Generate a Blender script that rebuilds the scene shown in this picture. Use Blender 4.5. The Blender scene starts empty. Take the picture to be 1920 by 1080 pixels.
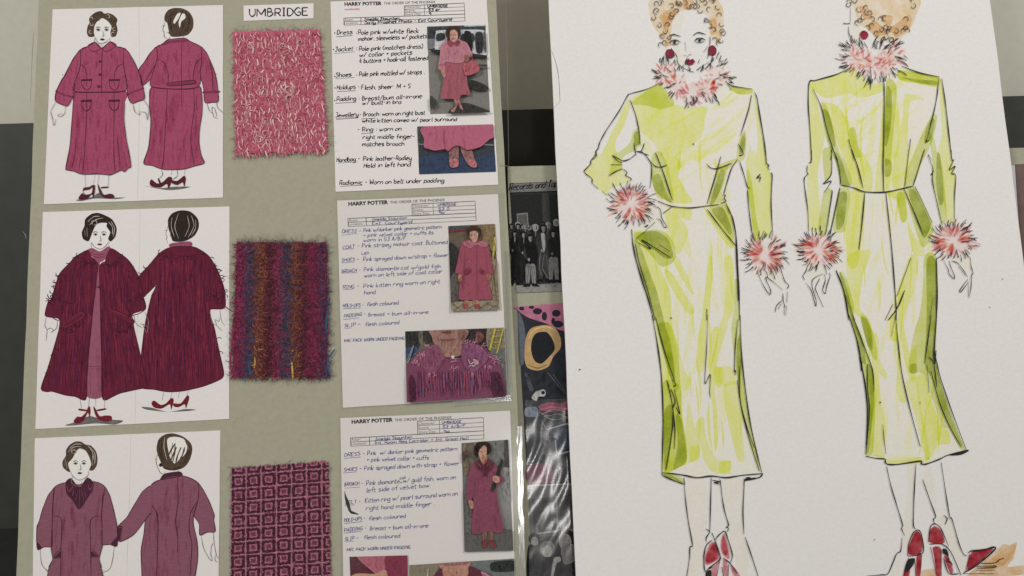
import bpy, math, random
from mathutils import Matrix, Vector
random.seed(7)
scene = bpy.context.scene

# ------------------------------------------------------------------ frames
F = 1387.0                     # focal length in photograph pixels (26 mm on 36 mm)
DIST = 0.86                    # metres from lens to the big mount board
LEAN = math.radians(14)        # the boards lean back against the wall
uu = Vector((-.0456, .9906, -.1304)).normalized()
rr = Vector((1, .0395, -.05)); rr = (rr - uu * rr.dot(uu)).normalized()
nn = rr.cross(uu)
OC = Vector((0, 0, -DIST))
RB = Matrix((rr, uu, nn))      # camera axes -> board axes
M = Matrix.Translation((0, 0, 1.2)) @ Matrix(((1, 0, 0, 0), (0, math.sin(LEAN), -math.cos(LEAN), 0),
                                              (0, math.cos(LEAN), math.sin(LEAN), 0), (0, 0, 0, 1)))
CAMB = RB @ (-OC)
def ray(px, py):
    return RB @ Vector(((px - 960) / F, -(py - 540) / F, -1))
def P(px, py, z=0.0):          # photograph pixel -> board frame point on the plane Z = z
    d = ray(px, py)
    return CAMB + d * ((z - CAMB.z) / d.z)
def PW(px, py, wy):            # photograph pixel -> world point on the vertical plane y = wy
    c = M @ CAMB; d = M.to_3x3() @ ray(px, py)
    return c + d * ((wy - c.y) / d.y)

# ------------------------------------------------------------------ camera, world, lamps
cam = bpy.data.cameras.new('camera'); co = bpy.data.objects.new('camera', cam)
scene.collection.objects.link(co); scene.camera = co
cam.lens = 26.0; cam.sensor_width = 36.0; cam.clip_start = .01; cam.clip_end = 60
co.matrix_world = M @ Matrix.Translation(CAMB) @ RB.to_4x4()

w = bpy.data.worlds.new('World'); scene.world = w; w.use_nodes = True
bg = w.node_tree.nodes['Background']
bg.inputs[0].default_value = (1.0, .995, .98, 1); bg.inputs[1].default_value = .33

def lamp(name, loc, target, power, sx, sy, col=(1, .99, .965)):
    l = bpy.data.lights.new(name, 'AREA'); l.shape = 'RECTANGLE'; l.size = sx; l.size_y = sy
    l.energy = power; l.color = col
    o = bpy.data.objects.new(name, l); scene.collection.objects.link(o)
    o.location = loc
    o.rotation_euler = (Vector(target) - Vector(loc)).to_track_quat('-Z', 'Y').to_euler()
    return o
lamp('gallery_lamp', (-2.1, -2.5, 2.9), (-.2, 0, 1.2), 47.5, .5, .5)
lamp('track_lamp', (1.15, -1.5, 2.75), (.35, 0, 1.25), 18.5, .4, .4)
# added low lamp, placed so its mirror image makes the sleeve glints
g = P(1005, 900, .002); v = (g - CAMB).normalized(); rf = Vector((v.x, v.y, -v.z))
lp = M @ (g + rf * 1.5)
lamp('added_glint_lamp', lp, M @ g, 1.2, .07, .2, (1, .98, .95))

vs = scene.view_settings
vs.view_transform = 'Standard'; vs.look = 'None'; vs.exposure = 0; vs.gamma = 1; vs.use_curve_mapping = False
scene.cycles.transparent_max_bounces = 40
scene.cycles.max_bounces = 8

# ------------------------------------------------------------------ materials
def lin(c):
    c /= 255.
    return c / 12.92 if c <= .04045 else ((c + .055) / 1.055) ** 2.4
ILL = .84
def alb(rgb):
    return tuple(min(.82, lin(c) / ILL) for c in rgb) + (1,)
_m = {}
def nodes(name):
    m = bpy.data.materials.new(name); m.use_nodes = True
    return m, m.node_tree.nodes, m.node_tree.links, m.node_tree.nodes['Principled BSDF']
def noise(N, L, scale, detail=3, rough=.55, stretch=None):
    tc = N.new('ShaderNodeTexCoord'); n = N.new('ShaderNodeTexNoise')
    n.inputs['Scale'].default_value = scale; n.inputs['Detail'].default_value = detail
    n.inputs['Roughness'].default_value = rough
    if stretch:
        mp = N.new('ShaderNodeMapping'); mp.inputs['Scale'].default_value = stretch[:3]
        if len(stretch) > 3: mp.inputs['Rotation'].default_value = (0, 0, stretch[3])
        L.new(tc.outputs['Object'], mp.inputs[0]); L.new(mp.outputs[0], n.inputs[0])
    else:
        L.new(tc.outputs['Object'], n.inputs[0])
    return n
def ramp(N, L, src, stops):
    r = N.new('ShaderNodeValToRGB'); e = r.color_ramp.elements
    while len(e) < len(stops): e.new(.5)
    for el, (p, c) in zip(e, stops): el.position = p; el.color = c
    L.new(src, r.inputs[0]); return r
def mot(rgb, var=.12, scale=300, rough=.85, stretch=None, bump=0, spec=.15, key=None, detail=4):
    """opaque matte colour with a natural mottle"""
    k = key or ('mot', rgb, var, scale, rough, stretch, bump)
    if k in _m: return _m[k]
    m, N, L, b = nodes('pigment')
    c = alb(rgb)
    n = noise(N, L, scale, detail, .6, stretch)
    lo = tuple(x * (1 - var) for x in c[:3]) + (1,); hi = tuple(min(.85, x * (1 + var)) for x in c[:3]) + (1,)
    r = ramp(N, L, n.outputs[0], [(.3, lo), (.7, hi)])
    L.new(r.outputs[0], b.inputs['Base Color'])
    b.inputs['Roughness'].default_value = rough; b.inputs['Specular IOR Level'].default_value = spec
    if bump:
        bp = N.new('ShaderNodeBump'); bp.inputs['Strength'].default_value = .5; bp.inputs['Distance'].default_value = bump
        n2 = noise(N, L, scale * 1.5, 5, .65)
        L.new(n2.outputs[0], bp.inputs['Height']); L.new(bp.outputs[0], b.inputs['Normal'])
    _m[k] = m; return m
def tint(T, var=.35, scale=90, stretch=None, dry=False):
    """translucent marker ink or watercolour: filters the paper below it"""
    k = ('tint', T, var, scale, stretch, dry)
    if k in _m: return _m[k]
    m, N, L, b = nodes('marker_wash')
    N.remove(b); out = N['Material Output']
    t = N.new('ShaderNodeBsdfTransparent')
    n = noise(N, L, scale, 5, .62, stretch)
    light = tuple(x + (1 - x) * var for x in T) + (1,)
    dark = tuple(x ** (1 + var * .8) for x in T) + (1,)
    pale = tuple(x + (1 - x) * .85 for x in T) + (1,)
    r = ramp(N, L, n.outputs[0], [(.30, dark), (.62, light), (.66, light), (.74, pale if dry else light)])
    L.new(r.outputs[0], t.inputs[0]); L.new(t.outputs[0], out.inputs['Surface'])
    _m[k] = m; return m
def film(strength=.5, bump=.0006, scale=(160, 30, 1), dens=.06):
    k = ('film', strength, bump, scale, dens)
    if k in _m: return _m[k]
    m, N, L, b = nodes('clear_plastic')
    N.remove(b); out = N['Material Output']
    t = N.new('ShaderNodeBsdfTransparent'); t.inputs[0].default_value = (.97, .97, .96, 1)
    gl = N.new('ShaderNodeBsdfGlossy'); gl.inputs['Roughness'].default_value = .17
    mx = N.new('ShaderNodeMixShader'); mx.inputs[0].default_value = dens
    n = noise(N, L, 1, 3, .5, scale)
    bp = N.new('ShaderNodeBump'); bp.inputs['Strength'].default_value = strength; bp.inputs['Distance'].default_value = bump
    L.new(n.outputs[0], bp.inputs['Height']); L.new(bp.outputs[0], gl.inputs['Normal'])
    L.new(t.outputs[0], mx.inputs[1]); L.new(gl.outputs[0], mx.inputs[2]); L.new(mx.outputs[0], out.inputs['Surface'])
    _m[k] = m; return m
PAPER = mot((212, 206, 203), .022, 240, .8, bump=.00006, key='paper')
CARD = mot((214, 210, 206), .035, 260, .85, bump=.00016, key='card')
BOARD = mot((153, 150, 131), .05, 180, .85, bump=.00012, key='board')
EDGE = mot((176, 170, 150), .1, 300, .9, key='edge')
INK = mot((34, 32, 34), .25, 250, .6, key='ink')
PEN = mot((38, 36, 44), .25, 400, .6, key='pen')
BLUE = mot((52, 54, 118), .25, 400, .6, key='bluepen')
PRINT = mot((36, 34, 36), .1, 400, .7, key='print')
def dull(c, k, g=1.0):
    m_ = .3 * c[0] + .59 * c[1] + .11 * c[2]
    return tuple(round(g * (x * (1 - k) + m_ * k)) for x in c)
def C(*rgb): return mot(dull(rgb, .18, .95), .2, 300)

# ------------------------------------------------------------------ drawing kit
def sp(s):
    return [tuple(float(q) for q in p.split(',')) for p in s.split()]
def curve(pts, closed=False, n=6):
    if len(pts) < 3: return list(pts)
    out = []; N = len(pts)
    rng = range(N) if closed else range(N - 1)
    for i in rng:
        if closed: p0, p1, p2, p3 = pts[i - 1], pts[i], pts[(i + 1) % N], pts[(i + 2) % N]
        else: p0, p1, p2, p3 = pts[max(0, i - 1)], pts[i], pts[i + 1], pts[min(N - 1, i + 2)]
        for k in range(n):
            t = k / n; t2 = t * t; t3 = t2 * t; o = []
            for a in (0, 1):
                m1 = (p2[a] - p0[a]) * .42; m2 = (p3[a] - p1[a]) * .42
                o.append((2*t3 - 3*t2 + 1) * p1[a] + (t3 - 2*t2 + t) * m1 + (-2*t3 + 3*t2) * p2[a] + (t3 - t2) * m2)
            out.append(tuple(o))
    if not closed: out.append(pts[-1])
    return out
def inside(x, y, poly):
    c = False; j = len(poly) - 1
    for i in range(len(poly)):
        xi, yi = poly[i]; xj, yj = poly[j]
        if (yi > y) != (yj > y) and x < (xj - xi) * (y - yi) / (yj - yi) + xi: c = not c
        j = i
    return c
def clipped(poly, win):
    """cut an outline to a convex window"""
    ar = sum(win[i - 1][0] * win[i][1] - win[i][0] * win[i - 1][1] for i in range(len(win)))
    sg = 1 if ar > 0 else -1
    for i in range(len(win)):
        (ax, ay), (bx, by) = win[i - 1], win[i]; out = []
        sd = [sg * ((bx - ax) * (p[1] - ay) - (by - ay) * (p[0] - ax)) for p in poly]
        for k in range(len(poly)):
            p, q, dp, dq = poly[k - 1], poly[k], sd[k - 1], sd[k]
            if (dp >= 0) != (dq >= 0):
                t = dp / (dp - dq); out.append((p[0] + (q[0] - p[0]) * t, p[1] + (q[1] - p[1]) * t))
            if dq >= 0: out.append(q)
        poly = out
        if not poly: break
    return poly
class View:                      # a magnified window on the photograph: origin and scale
    def __init__(s, ox, oy, k): s.o = (ox, oy); s.k = k
    def __call__(s, x, y): return s.o[0] + x * s.k, s.o[1] + y * s.k
PXV = View(0, 0, 1)
class Art:
    """collects flat shapes on a plane of the board frame and links them as one mesh"""
    def __init__(s, z, view=PXV):
        s.V = []; s.Fc = []; s.MI = []; s.mats = []; s.z = z; s.view = view; s.i = 0; s.step = 4e-6; s.clip = None
    def mi(s, m):
        if m not in s.mats: s.mats.append(m)
        return s.mats.index(m)
    def up(s, n=1): s.z += s.step * n
    def face(s, pts3, m):
        b = len(s.V); s.V += [tuple(p) for p in pts3]; s.Fc.append(list(range(b, b + len(pts3)))); s.MI.append(s.mi(m))
    def fill(s, pts, m, smooth=True, view=None, n=5):
        if isinstance(pts, str): pts = sp(pts)
        v = view or s.view
        if smooth: pts = curve(pts, True, n)
        out = [v(x, y) for x, y in pts]
        if s.clip: out = clipped(out, s.clip)
        if len(out) < 3: return pts
        s.up(); q = [P(x, y, s.z) for x, y in out]
        a = sum(q[i - 1].x * q[i].y - q[i].x * q[i - 1].y for i in range(len(q)))
        if a < 0: q.reverse()
        s.face(q, m)
        return pts
    def line(s, pts, m=None, wd=1.6, smooth=True, view=None, taper=True, n=5, dz=0):
        if isinstance(pts, str): pts = sp(pts)
        v = view or s.view; m = m or INK
        if smooth: pts = curve(pts, False, n)
        q = [v(x, y) for x, y in pts]
        if len(q) < 2: return
        s.i += 1; z = s.z + 4e-6 + (s.i % 9) * 1.5e-6 + dz
        if s.clip: q = [p for p in q if inside(p[0], p[1], s.clip)]
        if len(q) < 2: return
        L = []; R = []; N = len(q); ph = s.i * 1.7
        for i in range(N):
            a = q[max(0, i - 1)]; b = q[min(N - 1, i + 1)]
            dx, dy = b[0] - a[0], b[1] - a[1]; l = math.hypot(dx, dy) or 1
            t = i / (N - 1)
            ww = wd * .5 * (1 + .22 * math.sin(ph + i * .9))
            if taper: ww *= .45 + .55 * min(1, 4 * t + .1, 4 * (1 - t) + .1)
            L.append((q[i][0] - dy / l * ww, q[i][1] + dx / l * ww)); R.append((q[i][0] + dy / l * ww, q[i][1] - dx / l * ww))
        k = s.mi(m); b0 = len(s.V)
        for i in range(N): s.V += [tuple(P(*L[i], z)), tuple(P(*R[i], z))]
        for i in range(N - 1):
            j = b0 + 2 * i; s.Fc.append([j, j + 2, j + 3, j + 1]); s.MI.append(k)
    def lines(s, txt, m=None, wd=1.6, **kw):
        for t in txt.split(';'):
            if t.strip(): s.line(t, m, wd, **kw)
    def ellipse(s, cx, cy, rx, ry, m, view=None, a0=0, rot=0):
        s.fill([(cx + rx * math.cos(t) * math.cos(rot) - ry * math.sin(t) * math.sin(rot),
                 cy + rx * math.cos(t) * math.sin(rot) + ry * math.sin(t) * math.cos(rot)) for t in [k * math.tau / 14 for k in range(14)]], m, False, view)
    def build(s, name, parent=None, origin=None):
        me = bpy.data.meshes.new(name)
        o = Vector(parent['_o']) if parent is not None else Vector(origin)
        me.from_pydata([tuple(Vector(v) - o) for v in s.V], [], s.Fc)
        for m in s.mats: me.materials.append(m)
        me.polygons.foreach_set('material_index', s.MI)
        ob = bpy.data.objects.new(name, me); scene.collection.objects.link(ob)
        if parent is not None: ob.parent = parent
        else: ob.matrix_world = M @ Matrix.Translation(o)
        ob['_o'] = list(o)
        return ob
def tag(o, label, cat, group=None):
    o['label'] = label; o['category'] = cat
    if group: o['group'] = group
def qmap(q, u, v):
    (x0, y0), (x1, y1), (x2, y2), (x3, y3) = q      # TL TR BR BL
    return ((x0*(1-u) + x1*u)*(1-v) + (x3*(1-u) + x2*u)*v, (y0*(1-u) + y1*u)*(1-v) + (y3*(1-u) + y2*u)*v)
def slab(name, quad, z0, z1, m, edge=None, jit=0, n=1, view=PXV, extra=()):
    """a sheet or board with real thickness; quad corners TL TR BR BL"""
    a = Art(z1, view)
    q = [view(*p) for p in (sp(quad) if isinstance(quad, str) else quad)]
    ring = []
    for i in range(4):
        p, p2 = q[i], q[(i + 1) % 4]
        for k in range(n):
            t = k / n; j = random.uniform(-jit, jit) if k else 0
            ring.append((p[0] + (p2[0] - p[0]) * t + (j if i % 2 else 0), p[1] + (p2[1] - p[1]) * t + (0 if i % 2 else j)))
    top = [P(x, y, z1) for x, y in ring]
    bot = [Vector((p.x, p.y, z0)) for p in top]
    top.reverse(); bot.reverse()
    a.face(top, m); a.face(list(reversed(bot)), edge or m)
    for i in range(len(top)):
        j = (i + 1) % len(top); a.face([bot[i], bot[j], top[j], top[i]], edge or m)
    c = sum(top, Vector()) / len(top); c.z = z0
    return a.build(name, None, c)

# ------------------------------------------------------------------ pen lettering
G = {'a':'472806042345 4843','b':'0c03 062847452304','c':'472806042343','d':'472806042345 4c43','e':'0646472806042343',
'f':'4c3c2b23 0848','g':'472806042345 4841300001','h':'0c03 06284743','i':'1813 1a1b','j':'18111000 1a1b','k':'0c03 4805 0543',
'l':'1c141323','m':'0803 06283733 36586763','n':'0803 06284743','o':'28060423454728','p':'0800 062847452304','q':'472806042345 4840',
'r':'0803 062848','s':'48180745442303','t':'1b141333 0838','u':'08042345 4843','v':'0823 2348','w':'0813 1337 3743 4368','x':'0843 4803',
'y':'08042345 4841300001','z':'0848 4803 0343','A':'032c 2c43 1636','B':'0c03 0c2c3a2808 0828462303','C':'4b2c09062344','D':'0c03 0c2c49462303',
'E':'0c03 0c4c 0838 0343','F':'0c03 0c4c 0838','G':'4b2c0906234447 4727','H':'0c03 4c43 0848','I':'1c13 0c2c 0323','J':'3c352304 0c4c',
'K':'0c03 4c07 0743','L':'0c03 0343','M':'030c 0c35 356c 6c63','N':'030c 0c43 434c','O':'2c09062346492c','P':'030c 0c3c4a3707',
'R':'030c 0c3c4a3707 2743','S':'4b2c0a28462304','T':'2c23 0c4c','U':'0c0623464c','V':'0c23 234c','W':'0c13 1339 3953 536c','X':'0c43 4c03',
'Y':'0c27 4c27 2723','Z':'0c4c 4c03 0343','3':'0b2c4a28 28462304','4':'2c06 0646 3933','5':'4c0c 0c08284623 2303','9':'48280a2c4a43','0':'2c09062346492c',
':':'1514 1817','-':'0737','/':'034c','.':'1314','+':'2925 0747','(':'2c090522','^':'0325 2543',',':'1412',')':'0c292502',' ':''}
ADV = {'i':2.6,'l':2.8,'m':7.6,'w':7.4,'M':7.6,'W':7.6,'I':3.6,' ':3.4,':':3,'.':2.6,',':2.6,'(':3.4,')':3.4,'j':3,'-':4.4,'f':4.6,'t':4.2,'r':4.8}
def write(a, s, x0, y0, x1, y1, H, m, wd=1.0, view=None, slant=.10, wob=.42, taper=False):
    """pen-written line from (x0,y0) to (x1,y1) along the baseline, ascender height H"""
    tot = sum(ADV.get(c, 5.4) for c in s) - 1.2
    dx, dy = (x1 - x0) / tot, (y1 - y0) / tot; h = H / 9.0; x = 0
    for c in s:
        wv = random.uniform(-wob, wob); hs = 1 + random.uniform(-.08, .08)
        for st in G.get(c, '').split():
            pts = [(int(st[i], 16), int(st[i + 1], 16) - 3) for i in range(0, len(st), 2)]
            pts = [(px + random.uniform(-wob, wob) * .6, py * hs + wv * .6 + random.uniform(-wob, wob) * .4) for px, py in pts]
            if len(pts) == 2 and abs(pts[0][1] - pts[1][1]) < 1.6 and abs(pts[0][0] - pts[1][0]) < 1.2: pts[1] = (pts[0][0] + .6, pts[0][1] - .9)
            a.line([(x0 + (x + px + slant * py) * dx, y0 + (x + px) * dy - py * h) for px, py in pts], m, wd, len(pts) > 2, view, taper, 3)
        x += ADV.get(c, 5.4)
_glyph = {}
def printed(a, s, x0, y0, x1, y1, H, m, view, bold=0.0):
    """typeset line fitted between two baseline points, capitals H high"""
    cu = bpy.data.curves.new('lettering', 'FONT'); cu.body = s; cu.size = 1; cu.resolution_u = 2; cu.offset = bold
    ob = bpy.data.objects.new('lettering', cu); scene.collection.objects.link(ob)
    bpy.context.view_layer.update()
    me = bpy.data.meshes.new_from_object(ob.evaluated_get(bpy.context.evaluated_depsgraph_get()))
    xs = [v.co.x for v in me.vertices]; x_a, x_b = min(xs), max(xs)
    ch = .73
    a.up(); b = len(a.V); k = a.mi(m)
    for v in me.vertices:
        t = (v.co.x - x_a) / (x_b - x_a)
        a.V.append(tuple(P(*view(x0 + (x1 - x0) * t, y0 + (y1 - y0) * t - v.co.y / ch * H), a.z)))
    for f in me.polygons:
        a.Fc.append([b + i for i in f.vertices]); a.MI.append(k)
    bpy.data.objects.remove(ob); bpy.data.meshes.remove(me); bpy.data.curves.remove(cu)
def hatch(a, poly, mats, step, wd, view, slope=0.0, seg=(30, 120), jitter=6, prob=.8):
    """broken near-vertical strokes that stay inside an outline"""
    xs = [p[0] for p in poly]; ys = [p[1] for p in poly]
    x = min(xs)
    while x < max(xs):
        y = min(ys)
        while y < max(ys):
            ln = random.uniform(*seg); xx = x + random.uniform(-jitter, jitter)
            pts = [(xx + slope * t * ln + random.uniform(-1.5, 1.5), y + t * ln) for t in (0, .33, .66, 1)]
            if random.random() < prob and all(inside(px, py, poly) for px, py in pts):
                a.line(pts, random.choice(mats), wd * random.uniform(.6, 1.4), True, view)
            y += ln * random.uniform(.5, 1.0)
        x += step

def streaks(a, V, poly, ang, n, mats, ln, wd, seed=1, spread=.12):
    """tapering brush or pencil strokes kept inside an outline (poly in the view's own coordinates)"""
    R = random.Random(seed); xs = [p[0] for p in poly]; ys = [p[1] for p in poly]; k = 0; tries = 0
    while k < n and tries < n * 30:
        tries += 1
        x, y = R.uniform(min(xs), max(xs)), R.uniform(min(ys), max(ys)); t = ang + R.gauss(0, spread); l = R.uniform(*ln); w_ = R.uniform(*wd)
        c, s_ = math.cos(t), math.sin(t)
        if not all(inside(x + c * l * f, y + s_ * l * f, poly) for f in (0, .5, 1)): continue
        b = R.uniform(-.06, .06) * l
        a.fill([(x, y), (x + c*l*.3 - s_*(w_*.5 + b), y + s_*l*.3 + c*(w_*.5 + b)), (x + c*l*.75 - s_*(w_*.45 + b), y + s_*l*.75 + c*(w_*.45 + b)), (x + c*l, y + s_*l),
                (x + c*l*.7 + s_*(w_*.4 - b), y + s_*l*.7 - c*(w_*.4 - b)), (x + c*l*.3 + s_*(w_*.5 - b), y + s_*l*.3 - c*(w_*.5 - b))], R.choice(mats), True, V, 3)
        k += 1
def dabs(a, V, poly, n, mats, rs, seed=1):
    """small uneven blots of tone inside an outline"""
    R = random.Random(seed); xs = [p[0] for p in poly]; ys = [p[1] for p in poly]
    for i in range(n):
        x, y = R.uniform(min(xs), max(xs)), R.uniform(min(ys), max(ys)); r = R.uniform(*rs)
        if not inside(x, y, poly): continue
        a.fill([(x + r * R.uniform(.4, 1.1) * math.cos(t), y + r * R.uniform(.6, 1.6) * math.sin(t)) for t in (0, 1.05, 2.1, 3.14, 4.2, 5.2)], R.choice(mats), True, V, 3)

# ------------------------------------------------------------------ the setting
def wbox(name, lo, hi, m, kind=None):
    x0, y0, z0 = lo; x1, y1, z1 = hi
    vs_ = [(x0,y0,z0),(x1,y0,z0),(x1,y1,z0),(x0,y1,z0),(x0,y0,z1),(x1,y0,z1),(x1,y1,z1),(x0,y1,z1)]
    c = Vector(((x0+x1)/2, (y0+y1)/2, z0))
    me = bpy.data.meshes.new(name)
    me.from_pydata([tuple(Vector(v) - c) for v in vs_], [], [(0,1,2,3)[::-1],(4,5,6,7),(0,1,5,4),(1,2,6,5),(2,3,7,6),(3,0,4,7)])
    me.materials.append(m)
    o = bpy.data.objects.new(name, me); scene.collection.objects.link(o); o.location = c
    if kind: o['kind'] = kind
    return o
WALLY = .55
wbox('wall', (-3, WALLY, -.02), (3, WALLY + .1, 3.2), mot((206, 202, 187), .04, 60, .9, bump=.0004), 'structure')
wbox('floor', (-3, -3.2, -.12), (3, WALLY - .002, -.02), mot((90, 84, 76), .1, 20, .8), 'structure')
zt = PW(990, 205, .245).z
pn = wbox('display_plinth', (-2.6, .245, -.018), (2.6, .542, zt), mot((62, 63, 58), .10, 40, .5, spec=.3))
tag(pn, 'charcoal black panel along the grey wall behind the leaning boards', 'panel')
# ------------------------------------------------------------------ boards
big = slab('mount_board', '92,-520 903,-520 993,1200 26,1200', -.004, 0, BOARD, EDGE, .7, 26)  # unseen upper part extended to shade the wall between the boards
tag(big, 'large sage green mount board holding pink costume drawings and fabric swatches', 'mount board')
a = Art(.00002); a.line('952,311 944,311 936,311.4', mot((112,108,92), .1), 1.2); a.line('948,0 951,120 954,311', mot((120,116,98), .1), .9)
a.line('63,60 60,110 57,190', mot((126,122,104), .1), 1.0); a.build('edge_crease', big)
a = Art(.00001)
for k in range(40): a.ellipse(random.uniform(420, 630), random.uniform(20, 860), random.uniform(.4, 1.1), random.uniform(.4, 1.0), mot((124,118,100), .1))
a.build('surface_speck', big)
R_ = random.Random(12)
for k in range(9):
    x, y = R_.choice([(R_.uniform(436, 626), R_.uniform(300, 440)), (R_.uniform(436, 626), R_.uniform(720, 860)), (R_.uniform(40, 64), R_.uniform(300, 1000))]); t = R_.uniform(0, 3.1); l = R_.uniform(5, 16)
    a = Art(.00001); a.line([(x, y), (x + l * .5 * math.cos(t), y + l * .5 * math.sin(t)), (x + l * math.cos(t + .3), y + l * math.sin(t + .3))], mot(R_.choice([(134,128,108), (166,161,142)]), .1), R_.uniform(.4, .8)); a.build('surface_scratch', big)
Z3 = -.010
back = slab('mount_board', '952,312 1240,306 1260,1200 975,1200', Z3 - .004, Z3, BOARD, EDGE, .5, 16)
tag(back, 'sage green mount board of black and white photographs tucked behind the other two', 'mount board')
ZR = .012
right = slab('illustration_board', '1004,-520 1789,-520 2012,1200 1086,1200', ZR - .0035, ZR, CARD, mot((196,188,176), .1), .8, 30)  # top carried on above the frame, added height that shades the wall
tag(right, 'tall off-white illustration board with a lime green dress sketch in marker', 'drawing')
Z4 = -.02
far = slab('mount_board', '1835,279 2200,270 2240,1200 1840,1200', Z4 - .004, Z4, BOARD, EDGE, .4, 10)
tag(far, 'olive green mount board peeking out behind the right edge of the white board', 'mount board')
fs = slab('paper_sheet', '1850,312 1906,310 1944,900 1860,900', Z4 + .0002, Z4 + .0008, mot((196,194,200), .03, 200))
tag(fs, 'narrow pale strip of paper showing beside the brown strip', 'paper')
fb = slab('photo_print', '1904,308 2080,303 2100,900 1944,900', Z4 + .0010, Z4 + .0016, mot((104,86,80), .14, 60))
tag(fb, 'dark brown print partly hidden at the far right edge', 'print')
pb = M @ P(500, 1190, 0)
lg = wbox('ledge', (-2.6, pb.y - .09, pb.z - .06), (2.6, .2445, pb.z - .004), mot((50,51,47), .1, 40, .5), 'structure')

# ------------------------------------------------------------------ costume drawings on the big board
ZS = .0007
S1 = View(60, 0, .37037); S2 = View(60, 380, .39815); S3 = View(20, 790, .26852)
D1 = slab('drawing_sheet', '98.5,17.4 418,9.3 418,370.4 82,383', .0001, ZS, PAPER, None, .25, 8)
D2 = slab('drawing_sheet', '80,397.5 430,387 429.6,785.4 66,804.6', .0001, ZS, PAPER, None, .25, 8)
D3 = slab('drawing_sheet', '65,822 413,807 409,1150 60,1155', .0001, ZS, PAPER, None, .25, 8)
GC = 'costume drawings in a column on the green board'
tag(D1, 'costume drawing of a plum pink jacket and long skirt, front and back views', 'drawing', GC)
tag(D2, 'costume drawing of a dark crimson striped swing coat over a pink dress', 'drawing', GC)
tag(D3, 'costume drawing of a mauve dress with dark pointed collar and bow', 'drawing', GC)
PK = mot((149,69,96), .16, 520, detail=6); PKD = mot((118,50,76), .14, 260); OUT = mot((74,32,46), .2, 300)
GRL = mot((120,114,112), .2, 300); SKIN = mot((222,212,206), .03, 200)
HB = mot((78,62,50), .3, 240); HBD = mot((44,35,30), .25, 300); HL = mot((186,176,166), .15, 300)
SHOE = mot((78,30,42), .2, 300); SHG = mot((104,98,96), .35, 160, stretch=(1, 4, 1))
PKT = tint((.94, .90, .92), .5, 160)

def face(a, cx, cy, s, ink, lip, turn=0, gx=0):
    """a plain fashion-plate face: brows, eyes, nose, mouth"""
    for d in (-1, 1):
        x = cx + d * 20 * s + turn
        a.line([(x - 12*s, cy - 9*s), (x, cy - 14*s), (x + 12*s, cy - 9*s)], ink, 1.0)
        a.line([(x - 10*s, cy), (x, cy - 5*s), (x + 10*s, cy)], ink, 1.0)
        a.line([(x - 8*s, cy + 1*s), (x, cy + 4*s), (x + 8*s, cy + 1*s)], ink, .6)
        a.ellipse(x + gx * s, cy, 3.6*s, 4*s, ink)
    a.lines('%f,%f %f,%f %f,%f' % (cx + turn + 2*s, cy + 4*s, cx + turn + 6*s, cy + 28*s, cx + turn - 4*s, cy + 31*s), ink, .8)
    a.ellipse(cx + turn, cy + 46*s, 11*s, 4.5*s, lip)
    a.line([(cx + turn - 11*s, cy + 45*s), (cx + turn, cy + 46.5*s), (cx + turn + 11*s, cy + 45*s)], ink, .8)

def figure(sheet, view, fills, ink_txt, ink, wd, extra=None, shadow=None):
    """ink_lines is the drawing; coloured areas (garments, hair, shoes) are its pieces"""
    z = ZS + .00001; todo = []
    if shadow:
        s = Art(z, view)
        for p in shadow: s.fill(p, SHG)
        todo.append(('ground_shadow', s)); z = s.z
    for name, shapes in fills:
        f = Art(z + .000006, view)
        for sh in shapes:
            if callable(sh): sh(f)
            else: f.fill(sh[0], sh[1], sh[2] if len(sh) > 2 else True)
        todo.append((name, f)); z = f.z + .00002
    top = Art(z + .00001, view)
    top.lines(ink_txt, ink, wd)
    if extra: extra(top)
    dr = top.build('figure_drawing', sheet)
    for name, f in todo: f.build(name, dr)
    return dr
FOLD = mot((186,178,172), .06, 200)
for sh_, vw_, tx_ in ((D1, S1, '540,25 543,300 541,700 533,1010'), (D2, S2, '508,25 505,300 492,700 485,1040'), (D3, S3, '838,95 830,500 808,1100')):
    f_ = Art(ZS + .000004, vw_); f_.line(tx_, FOLD, .8); f_.build('centre_fold', sh_)
PSH = [tint((.95, .91, .92), .4, 200), tint((.93, .87, .89), .4, 200)]
def soft(poly, ang=1.57, n=40, ln=(40, 150), wd=(4, 14), seed=3):
    pp = curve(sp(poly), True)
    return lambda f: streaks(f, f.view, pp, ang, n, PSH, ln, wd, seed)
def pinkshade(polys):
    def g(f):
        for p in polys: f.fill(p, PKT)
    return g
def strokes(txt, m, wd):
    return lambda f: f.lines(txt, m, wd)

def waves(cx, cy, pts, r):
    def g(f):
        for (x, y, t) in pts:
            q = [(x + r * math.cos(t + k * .8) * (1 - k * .1), y + r * math.sin(t + k * .8) * (1 - k * .1)) for k in range(6)]
            f.line(q, HL if random.random() < .4 else HBD, 1.0)
    return g
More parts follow.
